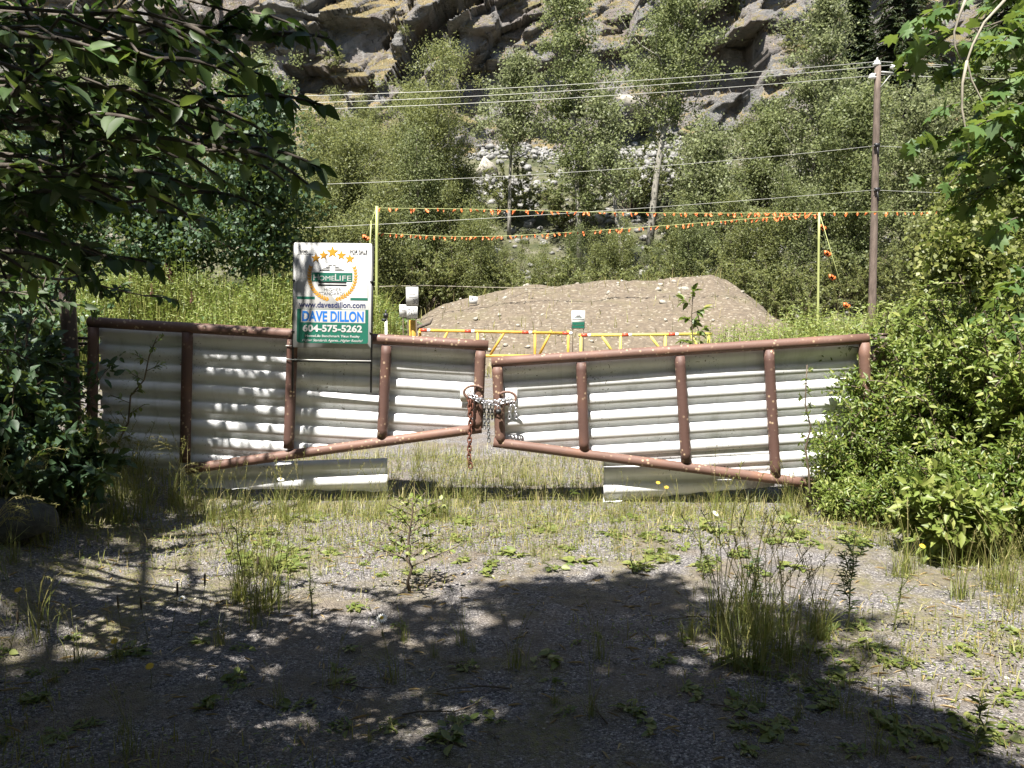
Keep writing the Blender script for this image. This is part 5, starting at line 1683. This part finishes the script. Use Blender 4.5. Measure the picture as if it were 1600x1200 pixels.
# right maple
rng = np.random.default_rng(63)
gb, gf = Geo(), Geo()
T2 = np.array([7.2, 8.2, 0])
tube(gb, [T2, T2 + [0, 0, 2.5], T2 + [-.1, -.1, 5], T2 + [-.3, -.3, 8]], [.2, .17, .13, .05], 10)
ends = [(1470, 215, 7.6, 4.0), (1500, 160, 7.6, 4.2), (1540, 200, 7.4, 4.0), (1580, 130, 7.4, 4.4), (1450, 70, 7.8, 4.8), (1480, 10, 7.8, 5.0), (1520, 262, 7.6, 3.6), (1590, 250, 7.2, 3.6), (1560, 60, 7.6, 4.8), (1530, 300, 7.6, 3.2), (1590, 340, 7.3, 3.0),
        (1560, 185, 7.0, 3.8), (1600, 40, 7.4, 4.8), (1510, 105, 8.0, 4.4), (1620, 180, 7.4, 3.8), (1590, 440, 7.2, 2.6), (1600, 500, 7.0, 2.4)]
for px, py, Y, zs in ends:
    e = at(px, py, Y); s_ = np.array([T2[0] - .1, T2[1], zs])
    lp = limb(gb, s_, e, .02, .005, rng, .05, 12)
    for j in range(11):
        t = .35 + .65 * rng.random()
        b = np.array([np.interp(t, np.linspace(0, 1, 12), lp[:, k]) for k in range(3)])
        d = norm(e - s_) * .7 + rng.normal(0, .5, 3) * [1, 1, .4]
        spray(gb, gf, rng, b, d, rng.uniform(.25, .5), .17, .95, 'maple', 4, .4)
    spray(gb, gf, rng, e, e - s_, .25, .17, .95, 'maple', 3, .4)
# bare hanging twigs
gw = Geo()
for pts in ([(1512, -10), (1500, 22), (1491, 50), (1492, 72), (1501, 95)], [(1570, 0), (1538, 35), (1520, 70), (1511, 95), (1518, 125), (1533, 155), (1547, 180)], [(1511, 95), (1504, 130), (1503, 170), (1510, 210), (1518, 250)]):
    tube(gw, [at(px, py, 7.3) for px, py in pts], np.linspace(.013, .005, len(pts)), 6)
mt = thing('maple_tree', 'large-leaved maple with pale bare twigs hanging at the upper right', 'tree', T2)
for nm, gg, mm in (('trunk', gb, 'bark'), ('crown', gf, 'maple'), ('bare_twigs', gw, 'twig')):
    o = obj(nm, gg.mesh(nm, M[mm], nm != 'crown'), mt); o.location = tuple(-T2)

# ------------------------------------------------------------------ foreground: gravel stones, grass, weeds and flowers
rng = np.random.default_rng(71)
g = Geo()
n = 9000
xx = rng.uniform(-4.5, 4.8, n); yy = 2.2 + 6.5 * rng.random(n) ** 1.5
for k in range(n):
    V, Fc = ROCKS[k % 8]; s = .004 + .010 * rng.random() ** 2.5 + (.012 if rng.random() < .012 else 0)
    a = rng.uniform(0, 6.28); ca, sa = math.cos(a), math.sin(a)
    R = np.array([[ca, -sa, 0], [sa, ca, 0], [0, 0, .8]])
    g.add((V * s) @ R.T + [xx[k], yy[k], 0], Fc, k % 3)
V = np.concatenate(g.v); zz = np.repeat(zfine(xx, yy), [len(ROCKS[k % 8][0]) for k in range(n)]); V[:, 2] += zz + .002
g.v = [V]
tag(obj('gravel_stones', g.mesh('gravel_stones', [M['stone_grey'], M['stone'], M['stone_grey']])), 'loose gravel stones scattered over the near ground', 'gravel', kind='stuff')

# thin ground cover of short grass and litter
g = Geo()
n = 56000
x = rng.uniform(-4.5, 5.5, n); y = rng.uniform(2.4, 9.5, n)
den = fbm(x * .8, y * .8, 25, 3) + .68 * sstep(4.4, 5.8, y) * (1 - sstep(7.2, 9, y)) + .5 * sstep(2.0, 3.6, x) + .35 * sstep(-2.0, -3.2, x) - .08
keep = den > rng.uniform(-.05, .65, n)
x, y = x[keep], y[keep]
P = np.stack([x, y, zfine(x, y)], 1)
hgt = rng.uniform(.02, .09, len(x)) * (1 + 2.2 * sstep(2.2, 3.4, x) + 1.4 * sstep(6.0, 6.8, y) * rng.random(len(x)))
blades(g, rng, P, hgt, .005, .6)
k = 42000
idx = rng.integers(0, len(x), k)
Pl = P[idx] + rng.normal(0, .06, (k, 3)); Pl[:, 2] = zfine(Pl[:, 0], Pl[:, 1]) + rng.uniform(.004, .03, k)
D = rnd_dirs(rng, k); D[:, 2] *= .25; N = rnd_dirs(rng, k) * .3 + [0, 0, 1]
leaves(g, Pl, D, N, rng.uniform(.010, .034, k), .012, 'lance', 1)
tag(obj('ground_cover', g.mesh('ground_cover', [M['grass'], M['weed']])), 'thin short grass and tiny weeds creeping over the gravel', 'grass', kind='stuff')
# straw and leaf litter
g = Geo(); n = 2600
x = rng.uniform(-4.5, 4.8, n); y = 2.3 + 6 * rng.random(n) ** 1.4
D = rnd_dirs(rng, n); D[:, 2] *= .08
leaves(g, np.stack([x, y, zfine(x, y) + .006], 1), D, rnd_dirs(rng, n) * .3 + [0, 0, 1], rng.uniform(.02, .10, n), rng.uniform(.003, .012, n), 'lance')
tag(obj('straw_litter', g.mesh('straw_litter', M['straw'])), 'dry straw and leaf litter lying on the gravel', 'litter', kind='stuff')

# fallen twigs on the gravel
tw_ = []
for k in range(3):
    rr = np.random.default_rng(660 + k); g = Geo()
    f = np.linspace(0, 1, 6); p = np.stack([f * .3 - .15, .03 * np.sin(f * 4 + k), .008 + .01 * np.abs(np.sin(f * 5))], 1)
    tube(g, p, .003 * (1 - .6 * f) + .001, 5)
    for j in range(3):
        b = p[1 + j]; tube(g, [b, b + [rr.uniform(.02, .08), rr.uniform(-.07, .07), .01]], [.002, .001], 4)
    tw_.append(g.mesh('fallen_twig', M['stem_brown']))
for n_ in range(26):
    px, py = (rng.uniform(480, 820), rng.uniform(800, 880)) if n_ < 9 else (rng.uniform(0, 1600), rng.uniform(840, 1190))
    p = ground(px, py); p[2] = float(zfine(p[0], p[1]))
    o = obj('fallen_twig', tw_[n_ % 3]); o.location = p; o.rotation_euler = (0, 0, rng.uniform(0, 6.28)); o.scale = (rng.uniform(.5, 1.2),) * 3
    tag(o, 'thin dry twig lying on the gravel before the gate', 'twig', 'fallen twigs on the gravel')

# grass tufts
tufts = []
for k in range(4):
    rr = np.random.default_rng(600 + k); g = Geo()
    m_ = 34
    b = np.stack([rr.normal(0, .03, m_), rr.normal(0, .03, m_), 0 * np.zeros(m_)], 1)
    blades(g, rr, b, rr.uniform(.08, .30, m_), .0038, .85)
    g2 = Geo()
    for j in range(3):
        a = rr.uniform(0, 6.28); l = rr.uniform(.05, .2); h = rr.uniform(.28, .5)
        f = np.linspace(0, 1, 5)
        st = np.stack([math.cos(a) * l * f ** 2, math.sin(a) * l * f ** 2, h * f], 1)
        tube(g, st, .0013, 3, 1, cap=False)
        q = 14; u = rr.uniform(.78, 1.0, q)
        Pp = np.stack([np.interp(u, f, st[:, c]) for c in range(3)], 1)
        leaves(g, Pp, rr.normal(0, .5, (q, 3)) + [0, 0, .9], rnd_dirs(rr, q), rr.uniform(.012, .025, q), .004, 'lance', 1)
    tufts.append((g.mesh('grass_tuft', [M['grass_g'], M['grass']]), g))
def tuft(px, py, s, k, label, group, rz=None, gz=None):
    p = ground(px, py); p[2] = float(zfine(p[0], p[1])) - .005
    o = obj('grass_tuft', tufts[k % 4][0]); o.location = p
    o.rotation_euler = (0, 0, rng.uniform(0, 6.28)); o.scale = (s, s, s * rng.uniform(.9, 1.2))
    return tag(o, label, 'grass', group)
areas = [
    ('grass tuft in the line of weeds at the foot of the left gate leaf', 'grass tufts along the left gate leaf', [(300, 790), (620, 785), (740, 775), (740, 800), (560, 820), (320, 830)], 30, (.6, 1.1)),
    ('grass tuft growing in the gap under the middle of the gate', 'grass tufts under the gate gap', [(610, 700), (760, 720), (940, 745), (940, 775), (620, 770)], 26, (.5, .9)),
    ('grass tuft at the foot of the right gate leaf', 'grass tufts along the right gate leaf', [(950, 795), (1200, 770), (1290, 770), (1290, 810), (960, 815)], 22, (.5, 1.0)),
    ('tall pale grass tuft at the right roadside below the shrubs', 'roadside grass tufts on the right', [(1340, 830), (1600, 800), (1640, 960), (1480, 950), (1380, 900)], 40, (.6, 1.1)),
    ('grass tuft in the shade at the left edge before the gate', 'shaded grass tufts on the left', [(-20, 780), (280, 770), (330, 820), (120, 860), (-20, 940)], 26, (.8, 1.5)),
    ('grass tuft in the tall clump in the right foreground half shade', 'foreground grass clump', [(1120, 970), (1250, 940), (1290, 1010), (1200, 1060), (1130, 1040)], 15, (.9, 1.5)),
    ('small grass tuft scattered on the sunlit gravel before the gate', 'small tufts on the gravel', [(250, 850), (1350, 830), (1400, 900), (1100, 880), (700, 890), (400, 910)], 30, (.25, .5)),
    ('small grass tuft scattered in the dark foreground shade', 'small tufts in the foreground shade', [(-20, 1020), (500, 990), (900, 960), (1100, 960), (1500, 1190), (-20, 1200)], 30, (.3, .75)),
    ('thin tuft of tall grass stalks left of centre on the gravel', 'tall stalks left of centre', [(330, 900), (420, 880), (430, 1000), (340, 1010)], 9, (.8, 1.4)),
]
for lab, grp, poly, n_, (s0, s1) in areas:
    xs_, ys_ = [p[0] for p in poly], [p[1] for p in poly]
    c = 0
    while c < n_:
        x = rng.uniform(min(xs_), max(xs_)); y = rng.uniform(min(ys_), max(ys_))
        if in_poly(np.array([x]), np.array([y]), poly)[0]:
            tuft(x, y, rng.uniform(s0, s1), c, lab, grp); c += 1

# long arching grasses at the left edge
arch = []
for k in range(2):
    rr = np.random.default_rng(620 + k); g = Geo()
    m_ = 30
    blades(g, rr, np.stack([rr.normal(0, .05, m_), rr.normal(0, .05, m_), np.zeros(m_)], 1), rr.uniform(.25, .6, m_), .0042, .8)
    for j in range(9):
        a = rr.uniform(-.6, 1.2); l = rr.uniform(.2, .45); h = rr.uniform(.4, .62); f = np.linspace(0, 1, 8)
        st = np.stack([math.cos(a) * l * f ** 1.8, math.sin(a) * l * f ** 1.8, h * np.sin(f * 1.9) / math.sin(1.9) * .95], 1)
        tube(g, st, .0014, 3, 1, cap=False)
        q = 24; u = rr.uniform(.72, 1.0, q)
        Pp = np.stack([np.interp(u, f, st[:, c]) for c in range(3)], 1)
        leaves(g, Pp, rr.normal(0, .6, (q, 3)) + [math.cos(a), math.sin(a), -.2], rnd_dirs(rr, q), rr.uniform(.012, .03, q), .004, 'lance', 1)
    arch.append(g.mesh('arching_grass', [M['grass_g'], M['grass']]))
for n_, (px, py, sc_) in enumerate([(90, 835, 1.0), (150, 815, .9), (30, 870, 1.0), (210, 800, .85), (-20, 940, .9), (60, 1000, .7), (270, 800, .7), (130, 850, .7)]):
    p = ground(px, py); p[2] = float(zfine(p[0], p[1])) - .01
    o = obj('arching_grass', arch[n_ % 2]); o.location = p; o.rotation_euler = (0, 0, rng.uniform(-.4, .6)); o.scale = (sc_,) * 3
    tag(o, 'clump of long arching grass with drooping seed heads at the left edge before the gate', 'grass', 'arching grasses on the left')

# rosette weeds
ros = []
for k in range(5):
    rr = np.random.default_rng(640 + k); g = Geo(); m_ = [22, 14, 30, 18, 26][k]
    a = rr.uniform(0, 6.28, m_); up_ = rr.uniform(.0, .6, m_) ** 1.5
    D = np.stack([np.cos(a), np.sin(a), up_], 1)
    N = np.stack([-np.cos(a) * .5, -np.sin(a) * .5, np.ones(m_)], 1) + rr.normal(0, .35, (m_, 3))
    LL = rr.uniform(.02, .075, m_)
    base = np.stack([rr.normal(0, .03, m_), rr.normal(0, .03, m_), rr.uniform(.002, .02, m_)], 1) * [1, 1, 1]
    leaves(g, base, D, N, LL, LL * rr.uniform(.4, .65, m_), 'leaf')
    if k in (0, 2):
        b = np.stack([rr.normal(0, .04, 14), rr.normal(0, .04, 14), np.zeros(14)], 1)
        blades(g, rr, b, rr.uniform(.04, .11, 14), .003, .7, 1)
    ros.append(g.mesh('weed_rosette', [M['weed'], M['grass']]))
def rosette(px, py, s, k, lab, grp):
    p = ground(px, py); p[2] = float(zfine(p[0], p[1]))
    o = obj('weed_rosette', ros[k % 5]); o.location = p; o.rotation_euler = (0, 0, rng.uniform(0, 6.28)); o.scale = (s * rng.uniform(.8, 1.3), s * rng.uniform(.8, 1.3), s * rng.uniform(.7, 1.3))
    return tag(o, lab, 'weed', grp)
for px, py, s, lab in [(1230, 815, 2.3, 'large pale dandelion-like rosette at the foot of the right gate leaf'), (1105, 825, 1.4, 'broad weed rosette beside the white flower'), (910, 880, 1.2, 'green weed rosette at the edge of the shadow centre right'),
                       (420, 885, 1.4, 'yellow-green weed rosette on the gravel left of centre'), (555, 950, .9, 'small weed rosette just above the foreground shadow, left of the daisy'), (862, 1035, 1.0, 'dark weed rosette in the middle of the foreground shadow'), (790, 865, .9, 'weed rosette on the gravel in the middle')]:
    rosette(px, py, min(s, 1.5), int(px) % 3, lab, None)
for n_ in range(80):
    rosette(rng.uniform(300, 1350), rng.uniform(800, 900), rng.uniform(.5, 1.2), n_, 'small weed rosette on the sunlit gravel before the gate', 'small rosettes on the sunlit gravel')
for n_ in range(40):
    rosette(rng.uniform(1150, 1600), rng.uniform(960, 1180), rng.uniform(.5, 1.1), n_, 'weed rosette on the gravel at the lower right', 'rosettes at the lower right')
for n_ in range(40):
    rosette(rng.uniform(0, 1150), rng.uniform(970, 1180), rng.uniform(.4, .9), n_, 'weed rosette in the dark foreground shade', 'rosettes in the foreground shade')

# upright weeds
def weed(px, py, h, lab, seed, dens=30, L=.045, wr=.25, ml='weed', branches=0, group=None):
    rr = np.random.default_rng(seed)
    p0 = ground(px, py); p0[2] = float(zfine(p0[0], p0[1])) - .01
    r = thing('weed', lab, 'weed', p0, 0, group)
    f = np.linspace(0, 1, 7)
    gs, gf = Geo(), Geo()
    def axis(b, tip, k, r0):
        pp = b + (tip - b) * f[:, None]; pp[1:-1] += rr.normal(0, .006, (5, 3))
        tube(gs, pp, r0 * (1 - .7 * f) + .001, 5, cap=False)
        u = rr.uniform(.15, 1.0, k)
        Pp = np.stack([np.interp(u, f, pp[:, c]) for c in range(3)], 1)
        az = rr.uniform(0, 6.28, k)
        D = np.stack([np.cos(az), np.sin(az), rr.uniform(.0, .7, k)], 1); N = rr.normal(0, .3, (k, 3)) + [0, 0, 1]
        LL = L * rr.uniform(.5, 1.2, k) * (1.3 - .7 * u)
        leaves(gf, Pp, D, N, LL, LL * wr, 'lance')
    tip = np.array([rr.normal(0, .03), rr.normal(0, .03), h])
    axis(np.zeros(3), tip, dens, .004)
    for j in range(branches):
        t = .35 + .5 * j / max(1, branches); b = tip * t; a = rr.uniform(0, 6.28)
        axis(b, b + np.array([math.cos(a) * .09, math.sin(a) * .05, h * .25]), dens // 3, .002)
    obj('stem', gs.mesh('stem', M['stem'], True), r); obj('foliage', gf.mesh('foliage', M[ml]), r)
weed(1322, 985, .52, 'tall dark feathery weed on the right, tallest on the gravel', 701, 70, .05, .22, 'dark_leaf', 6)
weed(1098, 905, .34, 'slim upright weed standing at the edge of the shadow', 702, 36, .04, .22, 'weed', 2)
weed(1180, 935, .30, 'branched dark weed left of the tallest weed', 703, 30, .045, .4, 'dark_leaf', 4)
weed(487, 965, .34, 'thin upright weed left of the daisy', 704, 36, .03, .2, 'weed', 2)
weed(1395, 985, .34, 'thin weed right of the tallest weed', 705, 26, .035, .3, 'weed', 3)
weed(450, 920, .34, 'feathery weed in the sun left of centre', 706, 40, .045, .25, 'weed', 2)
weed(378, 905, .45, 'tall spindly weed left of the wispy shrub', 707, 36, .05, .18, 'weed', 3)
weed(1530, 1180, .20, 'stout dark weed at the lower right corner', 708, 46, .07, .3, 'weed', 0)
weed(1068, 1010, .12, 'bright little fern-like seedling in the shade right of centre', 709, 26, .04, .22, 'shrub', 0)
weed(990, 895, .14, 'tiny upright seedling at the shadow edge right of centre', 710, 14, .03, .3, 'shrub', 0)
weed(900, 770, .2, 'small upright weed under the gap in the gate', 711, 24, .05, .3, 'shrub', 1)

# plantain seed heads in the shade on the left
def plantain(px, py, h, lab):
    p0 = ground(px, py); p0[2] = float(zfine(p0[0], p0[1]))
    r = thing('plantain', lab, 'plant', p0, 0, 'plantain stalks in the left foreground')
    a = rng.uniform(-.06, .06)
    g = Geo(); tube(g, [[0, 0, 0], [a * .6, 0, h * .6], [a, 0, h]], .0018, 5); obj('stalk', g.mesh('stalk', M['stem']), r)
    g = Geo(); tube(g, [[a, 0, h - .005], [a * 1.02, 0, h + .02], [a * 1.05, 0, h + .05], [a * 1.06, 0, h + .062]], [.003, .0055, .005, .001], 7); obj('seed_head', g.mesh('seed_head', M['stem_brown']), r)
for px, py, h in ((232, 1000, .16), (268, 990, .2), (310, 985, .24), (15, 1020, .14), (190, 985, .13), (360, 900, .17), (335, 880, .2), (400, 930, .17)):
    plantain(px, py, h, 'thin plantain stalk with a dark seed head in the left foreground')

# flowers
def flower(name, px, py, h, R, lab, petals=16, mp='petal', grp=None, tilt=(.55, 0)):
    p0 = ground(px, py); p0[2] = float(zfine(p0[0], p0[1]))
    r = thing(name, lab, 'flower', p0, 0, grp)
    g = Geo(); tube(g, [[0, 0, 0], [.006, .004, h * .5], [0, 0, h]], .0016, 5); obj('stem', g.mesh('stem', M['stem']), r)
    g = Geo()
    a = np.arange(petals) * 2 * PI / petals
    Rm = np.array(Matrix.Rotation(tilt[0], 3, 'X') @ Matrix.Rotation(tilt[1], 3, 'Y'))
    D = np.stack([np.cos(a), np.sin(a), 0 * a - .05], 1) @ Rm.T; N = np.tile(np.array([0, 0, 1.]) @ Rm.T, (petals, 1))
    leaves(g, np.zeros((petals, 3)) + [0, 0, h], D, N, R, R * .36 if mp == 'petal' else R * .5, 'lance')
    obj('petals', g.mesh('petals', M[mp]), r)
    if mp == 'petal':
        g = Geo(); c = np.array([0, 0, h])
        up_ = np.array([0, 0, 1.]) @ Rm.T
        tube(g, [c, c + up_ * R * .12, c + up_ * R * .2], [R * .34, R * .3, R * .12], 10); obj('disc', g.mesh('disc', M['yolk'], True), r)
flower('daisy', 597, 1000, .10, .030, 'white daisy with a yellow centre at the shadow edge left of centre')
flower('daisy', 440, 800, .30, .030, 'white daisy on a tall stem before the left gate leaf', tilt=(.3, .2))
flower('daisy', 1118, 830, .13, .028, 'white flower by the broad rosette before the right gate leaf', tilt=(.5, .5))
flower('daisy', 284, 945, .04, .022, 'small white daisy low in the left dappled shade')
for px, py, h, lab in ((180, 1030, .10, 'yellow dandelion in the dark left foreground shade'), (1041, 785, .20, 'yellow dandelion in front of the right lower gate panel'), (1028, 775, .19, 'smaller yellow dandelion just left of the one before the right lower panel'),
                       (1302, 760, .25, 'yellow flower among weeds by the right gate upright'), (1575, 860, .25, 'yellow flower in the grass at the right edge'), (95, 855, .22, 'yellow flower in the left shaded grass'), (1285, 790, .16, 'yellow flower low at the foot of the right gate leaf'),
                       (30, 960, .1, 'yellow flower at the left edge of the sunlit strip'), (235, 1075, .1, 'small yellow dandelion in the lower left shade'), (1440, 880, .12, 'yellow flower in the pale grass right of the tallest weed')):
    flower('dandelion', px, py, h, .020, lab, 14, 'yolk', 'yellow flowers')
